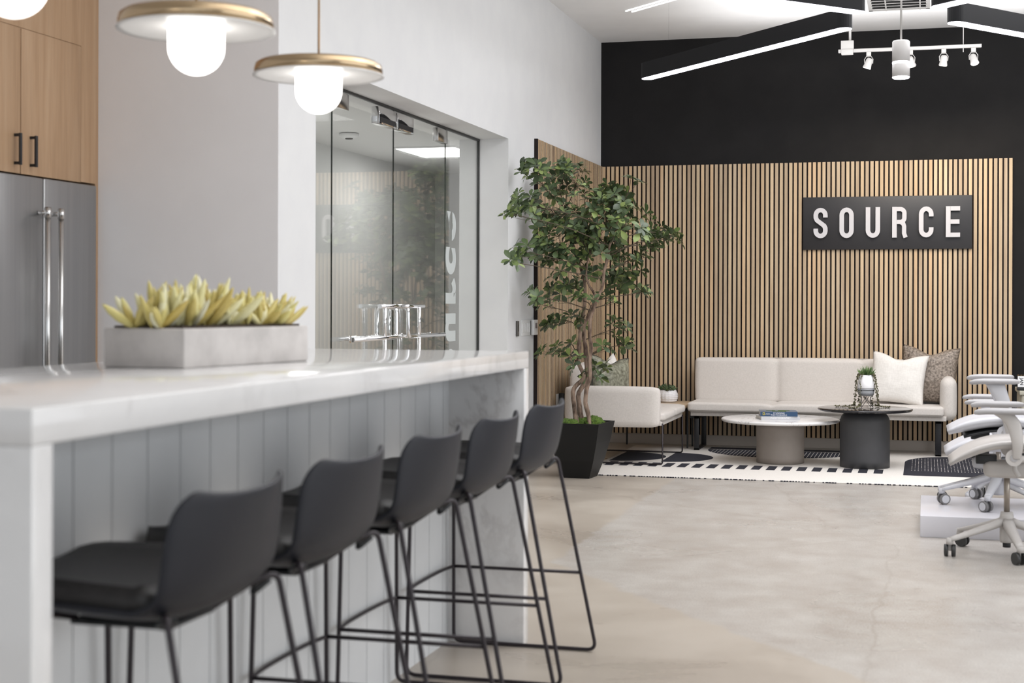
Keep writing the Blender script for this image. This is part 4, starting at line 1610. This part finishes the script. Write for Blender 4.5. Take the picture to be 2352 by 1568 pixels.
# ------------------------------------------------------------ books
def book(label, loc, rotz, wx, wy, h, cover, lines, icon=False):
    t = thing('book', label, 'book', loc, rotz, 'books stacked on the marble coffee table')
    b = nb()
    box(b, -wx/2, wx/2, -wy/2, wy/2, 0, 0.003)
    box(b, -wx/2, wx/2, -wy/2, wy/2, h-0.003, h)
    box(b, -wx/2, wx/2, -wy/2, -wy/2+0.003, 0.003, h-0.003)
    obj('cover', b, cover, t)
    b = nb(); box(b, -wx/2+0.004, wx/2-0.004, -wy/2+0.003, wy/2-0.004, 0.003, h-0.003); obj('pages', b, 'paper', t)
    for (s, size, cx, cz, m) in lines:
        tb = text_bm(s, size, 0.0006, 1.1)
        bxf(tb, (cx, -wy/2-0.0004, cz), (PI/2, 0, 0))
        obj('spine_text', tb, m, t)
    if icon:
        b = nb()
        x0 = -wx/2+0.018
        for (a, b_, c, d) in ((0, 0.003, 0, 0.02), (0.013, 0.016, 0, 0.02), (0, 0.016, 0, 0.003), (0, 0.016, 0.017, 0.02)):
            box(b, x0+a, x0+b_, -wy/2-0.001, -wy/2, 0.010+c, 0.010+d)
        obj('spine_icon', b, 'print_yellow', t)
    return t


book('larger silver grey hardback at the bottom of the stack on the marble table', (-1.115, 11.87, 0.3565), 0.30, 0.300, 0.24, 0.026, 'book_grey', [('PHOTOGRAPHY', 0.020, 0.0, 0.013, 'print_white')])
t = book('navy hardback with a yellow frame on its spine, on top of the grey book', (-1.11, 11.87, 0.383), 0.16, 0.285, 0.22, 0.036, 'book_navy',
         [('STUNNING', 0.016, 0.0, 0.0245, 'print_white'), ('PHOTOGRAPHS', 0.016, 0.0, 0.0095, 'print_white'), ('NATIONAL', 0.006, -0.085, 0.022, 'print_white'), ('GEOGRAPHIC', 0.006, -0.085, 0.014, 'print_white')], True)
b = nb()
for (x0, x1, y0, y1) in ((-0.05, 0.06, -0.08, -0.02), (0.0, 0.09, -0.02, 0.05), (-0.09, -0.02, 0.01, 0.07)):
    box(b, x0, x1, y0, y1, 0.0358, 0.0364)
obj('cover_picture', b, 'moss', t)

# ------------------------------------------------------------ trailing plant in a wire stand
t = thing('trailing_plant', 'white tapered pot in a black wire stand with trailing beads, on the black marble table', 'potted plant', (-0.44, 11.86, 0.460))
b = nb()
z0 = 0.092
lathe(b, [(0.054, z0), (0.062, z0+0.02), (0.066, z0+0.055)], 40, close=True); obj('pot_base', b, 'pot_grey', t)
b = nb()
lathe(b, [(0.0665, z0+0.055), (0.0675, z0+0.06), (0.052, z0+0.158), (0.048, z0+0.158), (0.05, z0+0.14)], 40, close=True); obj('pot', b, 'pot_white', t)
b = nb(); lathe(b, [(0, z0+0.148), (0.049, z0+0.148)], 24, close=False); obj('soil', b, 'soil', t)
b = nb()
tube(b, [(0.068*math.cos(a), 0.068*math.sin(a), z0+0.045) for a in [2*PI*k/28 for k in range(28)]], 0.0022, 6, closed=True)
for k in range(4):
    a = PI/4+k*PI/2+0.25
    p = Vector((0.068*math.cos(a), 0.068*math.sin(a), z0+0.045))
    q = Vector((0.062*math.cos(a+PI/2*1.0), 0.062*math.sin(a+PI/2*1.0), 0.002))
    q2 = Vector((0.062*math.cos(a-PI/2*1.0), 0.062*math.sin(a-PI/2*1.0), 0.002))
    tube(b, [p, (p+q)/2*0.75+Vector((0, 0, 0.015)), q], 0.002, 6)
    tube(b, [p, (p+q2)/2*0.75+Vector((0, 0, 0.015)), q2], 0.002, 6)
obj('wire_stand', b, 'black_metal', t)
b = nb()
for k in range(60):
    a = R.uniform(0, 2*PI)
    el = R.uniform(0.5, 1.45)
    r_ = R.uniform(0, 0.035)
    d = (math.cos(a)*math.cos(el), math.sin(a)*math.cos(el), math.sin(el))
    fat_leaf(b, (r_*math.cos(a), r_*math.sin(a), z0+0.148), d, R.uniform(0.045, 0.08), 0.008, seg=5)
obj('spiky_leaves', b, 'leaf_spike', t)
b = nb()
for k, deg in enumerate((-172, -158, -146, -118, -30, -16, -4, 165, 15, 60, 100, 130)):
    a = math.radians(deg)
    bottom = R.uniform(0.0, 0.10) if k % 3 else 0.012
    pts = [(0.045*math.cos(a), 0.045*math.sin(a), z0+0.155), (0.063*math.cos(a), 0.063*math.sin(a), z0+0.158),
           (0.080*math.cos(a), 0.080*math.sin(a), z0+0.09), (0.088*math.cos(a), 0.088*math.sin(a), 0.04+bottom), (0.095*math.cos(a), 0.095*math.sin(a), 0.008+bottom)]
    if k % 3 == 0:
        pts += [((0.14+R.uniform(0, .06))*math.cos(a), (0.12+R.uniform(0, .05))*math.sin(a), 0.008)]
        pts += [((0.19+R.uniform(0, .05))*math.cos(a)-0.03, (0.13+R.uniform(0, .05))*math.sin(a), 0.008)]
    sp = smooth_path(pts, 7)
    tube(b, sp, 0.0009, 4)
    for p in sp:
        for j in range(1 if p.z > 0.03 else 2):
            q = p+Vector((R.uniform(-.008, .008), R.uniform(-.008, .008), R.uniform(-.005, .006)))
            q.z = max(q.z, 0.006)
            rr = R.uniform(0.0042, 0.0062)
            r_ret = bmesh.ops.create_icosphere(b, subdivisions=1, radius=rr)
            bmesh.ops.translate(b, vec=q, verts=r_ret['verts'])
obj('trailing_beads', b, 'leaf_pearl', t)

# ------------------------------------------------------------ beige cabinet and block calendar at the right edge
t = thing('sideboard', 'beige low cabinet at the right edge against the black wall', 'cabinet', (1.05, 12.75, 0))
b = nb(); box(b, -0.32, 0.95, -0.30, 0.35, 0.05, 0.545, 0.003); box(b, -0.28, 0.91, -0.26, 0.33, 0, 0.05); obj('body', b, 'beige_cab', t)
b = nb(); box(b, -0.335, 0.965, -0.315, 0.355, 0.545, 0.575, 0.003); obj('top_board', b, 'beige_cab', t)
for k in range(2):
    b = nb(); box(b, -0.31+k*0.63, 0.31+k*0.63, -0.318, -0.30, 0.07, 0.535, 0.002); d = obj('door', b, 'beige_cab', t)
    b = nb(); box(b, 0.26+k*0.10, 0.27+k*0.10, -0.335, -0.318, 0.40, 0.50, 0.001); obj('handle', b, 'black_metal', d)
t = thing('perpetual_calendar', 'flip calendar of white cards on a black stand, showing JAN and 1', 'calendar', (0.80, 12.56, 0.576))
b = nb(); box(b, -0.10, 0.20, -0.045, 0.045, 0, 0.022, 0.002); obj('stand', b, 'black_plastic', t)
b = nb(); box(b, -0.096, 0.19, 0.0, 0.006, 0.02, 0.118); obj('back_board', b, 'black_plastic', t)
b = nb()
tube(b, [(-0.10, -0.004, 0.119), (0.20, -0.004, 0.119)], 0.0022, 6)
for k in range(12):
    xx = -0.09+k*0.024
    tube(b, [(xx, -0.004+0.007*math.cos(a), 0.117+0.007*math.sin(a)) for a in [2*PI*j/10 for j in range(10)]], 0.0012, 5, closed=True)
obj('ring_wire', b, 'brass', t)
for x0, x1, s, rz in ((-0.094, -0.036, 'JAN', -PI/2), (-0.032, 0.022, '1', 0), (0.026, 0.08, '2', 0), (0.084, 0.185, '', 0)):
    b = nb(); box(b, x0, x1, -0.010, -0.006, 0.026, 0.112); cdo = obj('card', b, 'print_white', t)
    if s:
        tb = text_bm(s, 0.034 if s == 'JAN' else 0.06, 0.0006, 1.0, 0.0008)
        if rz:
            bxf(tb, (0, 0, 0), (0, 0, rz))
        bxf(tb, ((x0+x1)/2, -0.0105, 0.069), (PI/2, 0, 0))
        obj('print', tb, 'print_dark', cdo)

# ------------------------------------------------------------ podium
b = nb(); box(b, -0.025, 1.6, 8.385, 9.29, 0.0, 0.115, 0.002)
o = obj('display_podium', b, 'podium')
tag(o, 'low white lacquered display platform under an office chair', 'platform')


# ------------------------------------------------------------ office chairs
def slab(bm, prof, width, thick, nu=12, edge=0.02, wfun=None, dish=0.0):
    """profile of (x, z) centre-line swept across Y, with rounded sides; thick may be a list"""
    n = len(prof)
    rows_t, rows_b = [], []
    for i, (x, z) in enumerate(prof):
        a = prof[max(i-1, 0)]
        c = prof[min(i+1, n-1)]
        tx, tz = c[0]-a[0], c[1]-a[1]
        l = math.hypot(tx, tz) or 1
        nx, nz = -tz/l, tx/l
        th = thick[i] if isinstance(thick, list) else thick
        wd = width*(wfun(i/(n-1)) if wfun else 1)
        rt_, rb_ = [], []
        for k in range(nu+1):
            u = -1+2*k/nu
            e = math.sqrt(max(0, 1-abs(u)**6))
            y = u*wd/2
            dz = dish*(u*u)
            rt_.append(bm.verts.new((x+nx*(th/2*e+dz), y, z+nz*(th/2*e+dz))))
            rb_.append(bm.verts.new((x-nx*(th/2*e-dz), y, z-nz*(th/2*e-dz))))
        rows_t.append(rt_)
        rows_b.append(rb_)
    for i in range(n-1):
        for k in range(nu):
            bm.faces.new((rows_t[i][k], rows_t[i][k+1], rows_t[i+1][k+1], rows_t[i+1][k])).smooth = True
            bm.faces.new((rows_b[i][k], rows_b[i+1][k], rows_b[i+1][k+1], rows_b[i][k+1])).smooth = True
    for i in (0, n-1):
        for k in range(nu):
            bm.faces.new((rows_t[i][k], rows_t[i][k+1], rows_b[i][k+1], rows_b[i][k])).smooth = True
    bmesh.ops.remove_doubles(bm, verts=bm.verts, dist=1e-5)


def seat_profile(zs, drop, xf_, xb):
    pts = []
    for k in range(17):
        t_ = k/16
        x = xf_+(xb-xf_)*t_
        z = zs-drop*max(0, 1-t_/0.6)**2+0.008*math.sin(PI*t_)-0.03*max(0, t_-0.7)
        pts.append((x, z))
    return pts


def make_chair(label, loc, rotz, base_rot, zs, drop, body, pad, seat_m, dark_hub, seat_th, shell, arm_z):
    t = thing('office_chair', label, 'office chair', loc, rotz, 'pale swivel office chairs on display')
    # base
    def base_leg(a):
        b = nb()
        c, s = math.cos(a), math.sin(a)
        n_ = 9
        prev = None
        for i in range(n_):
            r_ = 0.025+0.285*i/(n_-1)
            f = i/(n_-1)
            z = 0.165-0.082*f**0.9
            wv = 0.028-0.010*f
            h_ = 0.045-0.022*f
            ring = []
            for (p, q) in ((-1, -0.6), (1, -0.6), (1, 0.5), (0.55, 1), (-0.55, 1), (-1, 0.5)):
                ring.append(b.verts.new((c*r_-s*wv*p, s*r_+c*wv*p, z+h_*q*0.5)))
            if prev:
                for k in range(6):
                    b.faces.new((prev[k], prev[(k+1) % 6], ring[(k+1) % 6], ring[k])).smooth = True
            else:
                b.faces.new(ring)
            prev = ring
        b.faces.new(prev)
        cyl(b, (c*0.31, s*0.31, 0.062), (c*0.31, s*0.31, 0.092), 0.018, 0.016, seg=16)
        return b
    b = nb()
    lathe(b, [(0, 0.062), (0.030, 0.062), (0.034, 0.075), (0.034, 0.19), (0.029, 0.215), (0, 0.216)], 32)
    obj('base_hub', b, body, t)
    if dark_hub:
        b = nb(); lathe(b, [(0, 0.038), (0.019, 0.038), (0.02, 0.0625), (0, 0.0625)], 20); obj('hub_cap', b, 'black_plastic', t)
    b = nb(); cyl(b, (0, 0, 0.21), (0, 0, zs-0.13), 0.0145, seg=20); obj('gas_column', b, 'gas_col', t)
    for k in range(5):
        a = base_rot+k*2*PI/5
        lg = obj('base_leg', base_leg(a), body, t)
        ca = a+(1.0 if k % 2 else 0.35)
        cx_, cy_ = 0.31*math.cos(a)-0.012*math.cos(ca), 0.31*math.sin(a)-0.012*math.sin(ca)
        ax = Vector((-math.sin(ca), math.cos(ca), 0))
        cc = Vector((cx_, cy_, 0.031))
        b = nb()
        for s in (-1, 1):
            p0 = cc+ax*s*0.009
            p1 = cc+ax*s*0.027
            cyl(b, p0, p1, 0.031, 0.029, seg=28)
        w_ = obj('caster', b, 'wheel_dark' if dark_hub else 'wheel', lg)
        if not dark_hub:
            b = nb()
            for s in (-1, 1):
                cyl(b, cc+ax*s*0.0265, cc+ax*s*0.0285, 0.023, 0.022, seg=24)
            obj('caster_cap', b, 'hub', lg)
        b = nb()
        box(b, cx_-0.008, cx_+0.008, cy_-0.008, cy_+0.008, 0.028, 0.066, 0.002)
        obj('caster_fork', b, body, lg)
    # mechanism
    b = nb()
    cushion_block(b, -0.11, 0.12, -0.065, 0.065, zs-0.165, zs-0.085, 0.004, 0.022, 8)
    cyl(b, (-0.045, -0.072, zs-0.13), (-0.045, 0.072, zs-0.13), 0.011, seg=16)
    obj('tilt_mechanism', b, body, t)
    b = nb()
    tube(b, smooth_path([(0.045, -0.10, zs-0.07), (0.03, -0.115, zs-0.11), (0.05, -0.12, zs-0.15)], 5), 0.013, 10)
    obj('lever', b, body, t)
    b = nb()
    box(b, -0.15, -0.05, -0.045, 0.045, zs-0.10, zs-0.055, 0.003)
    obj('label_box', b, 'black_plastic', t)
    # seat
    P = seat_profile(zs, drop, -0.275, 0.22)
    ths = [seat_th*(0.45+0.55*math.sin(min(1, k/5)*PI/2)) for k in range(17)]
    b = nb()
    slab(b, P, 0.50, ths, 14, wfun=lambda f: 0.86+0.14*math.sin(min(1, f*2.5)*PI/2), dish=0.012)
    obj('seat', b, seat_m, t)
    if not shell:
        b = nb()
        Q = [(x+0.02, z-seat_th*0.62) for x, z in P[2:]]
        slab(b, Q, 0.46, 0.022, 10)
        obj('seat_pan', b, 'black_plastic', t)
    # side carriers
    for s in (-1, 1):
        b = nb()
        yy = s*0.245
        cyl(b, (0.02, yy-0.014, zs-0.045), (0.02, yy+0.014, zs-0.045), 0.040, seg=28)
        tube(b, smooth_path([(0.02, yy, zs-0.05), (0.12, yy*0.9, zs-0.04), (0.24, yy*0.75, zs+0.06), (0.30, yy*0.62, zs+0.20)], 6), 0.017, 12)
        sc = obj('side_carrier', b, body, t)
        b = nb(); cyl(b, (0.02, yy+s*0.014, zs-0.045), (0.02, yy+s*0.017, zs-0.045), 0.018, seg=24); obj('pivot_cap', b, pad, sc)
    # back
    bp = []
    for k in range(15):
        f = k/14
        bp.append((0.235+0.03*math.sin(f*PI*0.9)*-1+0.10*f+0.03*f*f, zs+0.03+0.56*f))
    b = nb()
    slab(b, bp, 0.44, 0.016, 12, wfun=lambda f: 0.72+0.30*math.sin(PI*min(1, f*0.75+0.12)), dish=-0.035)
    obj('mesh_back', b, seat_m, t)
    b = nb()
    tube(b, smooth_path([(0.10, 0, zs-0.10), (0.25, 0, zs-0.04), (0.315, 0, zs+0.10), (0.34, 0, zs+0.30)], 6), 0.02, 12)
    for s in (-1, 1):
        tube(b, smooth_path([(0.335, 0, zs+0.24), (0.36, s*0.09, zs+0.38), (0.375, s*0.17, zs+0.50)], 6), 0.011, 10)
    obj('back_frame', b, body, t)
    # arms
    for s in (-1, 1):
        b = nb()
        yy = s*0.275
        pr = [(0.03, yy*0.92, zs-0.05), (0.035, yy, zs+0.02), (0.015, yy, zs+0.12), (-0.03, yy, arm_z-0.012)]
        sp = smooth_path(pr, 6)
        prev = None
        for i, p in enumerate(sp):
            f = i/(len(sp)-1)
            hx_ = 0.020+0.030*f**1.5
            hy_ = 0.013
            ring = [b.verts.new(p+Vector((hx_*math.cos(a), hy_*math.sin(a), 0))) for a in [2*PI*k/12 for k in range(12)]]
            if prev:
                for k in range(12):
                    b.faces.new((prev[k], prev[(k+1) % 12], ring[(k+1) % 12], ring[k])).smooth = True
            else:
                b.faces.new(list(reversed(ring)))
            prev = ring
        b.faces.new(prev)
        ar = obj('arm', b, body, t)
        b = nb()
        cushion_block(b, -0.165, 0.095, yy-0.045, yy+0.045, arm_z-0.012, arm_z+0.014, 0.003, 0.0125, 10)
        for v in b.verts:
            v.co.z -= 0.010*max(0, (-v.co.x-0.08)/0.09)**2
            v.co.y = yy+(v.co.y-yy)*(1-0.35*max(0, (-v.co.x-0.06)/0.11)**2)
        obj('arm_pad', b, pad, ar)
    return t


make_chair('pale grey swivel chair in front, standing on the concrete floor before the platform', (0.395, 7.915, 0.0), 0.0, math.radians(135), 0.555, 0.10,
           'chair_plastic', 'arm_pad', 'chair_plastic', True, 0.045, True, 0.735)
make_chair('white swivel chair with grey arm pads standing on the white platform', (0.40, 8.93, 0.115), 0.0, math.radians(185), 0.475, 0.06,
           'chair_white', 'arm_pad', 'chair_white', False, 0.065, False, 0.715)
make_chair('white swivel chair set low on the floor behind the white platform', (0.40, 9.95, 0.0), 0.0, math.radians(170), 0.385, 0.07,
           'chair_white', 'arm_pad', 'chair_white', False, 0.085, False, 0.655)
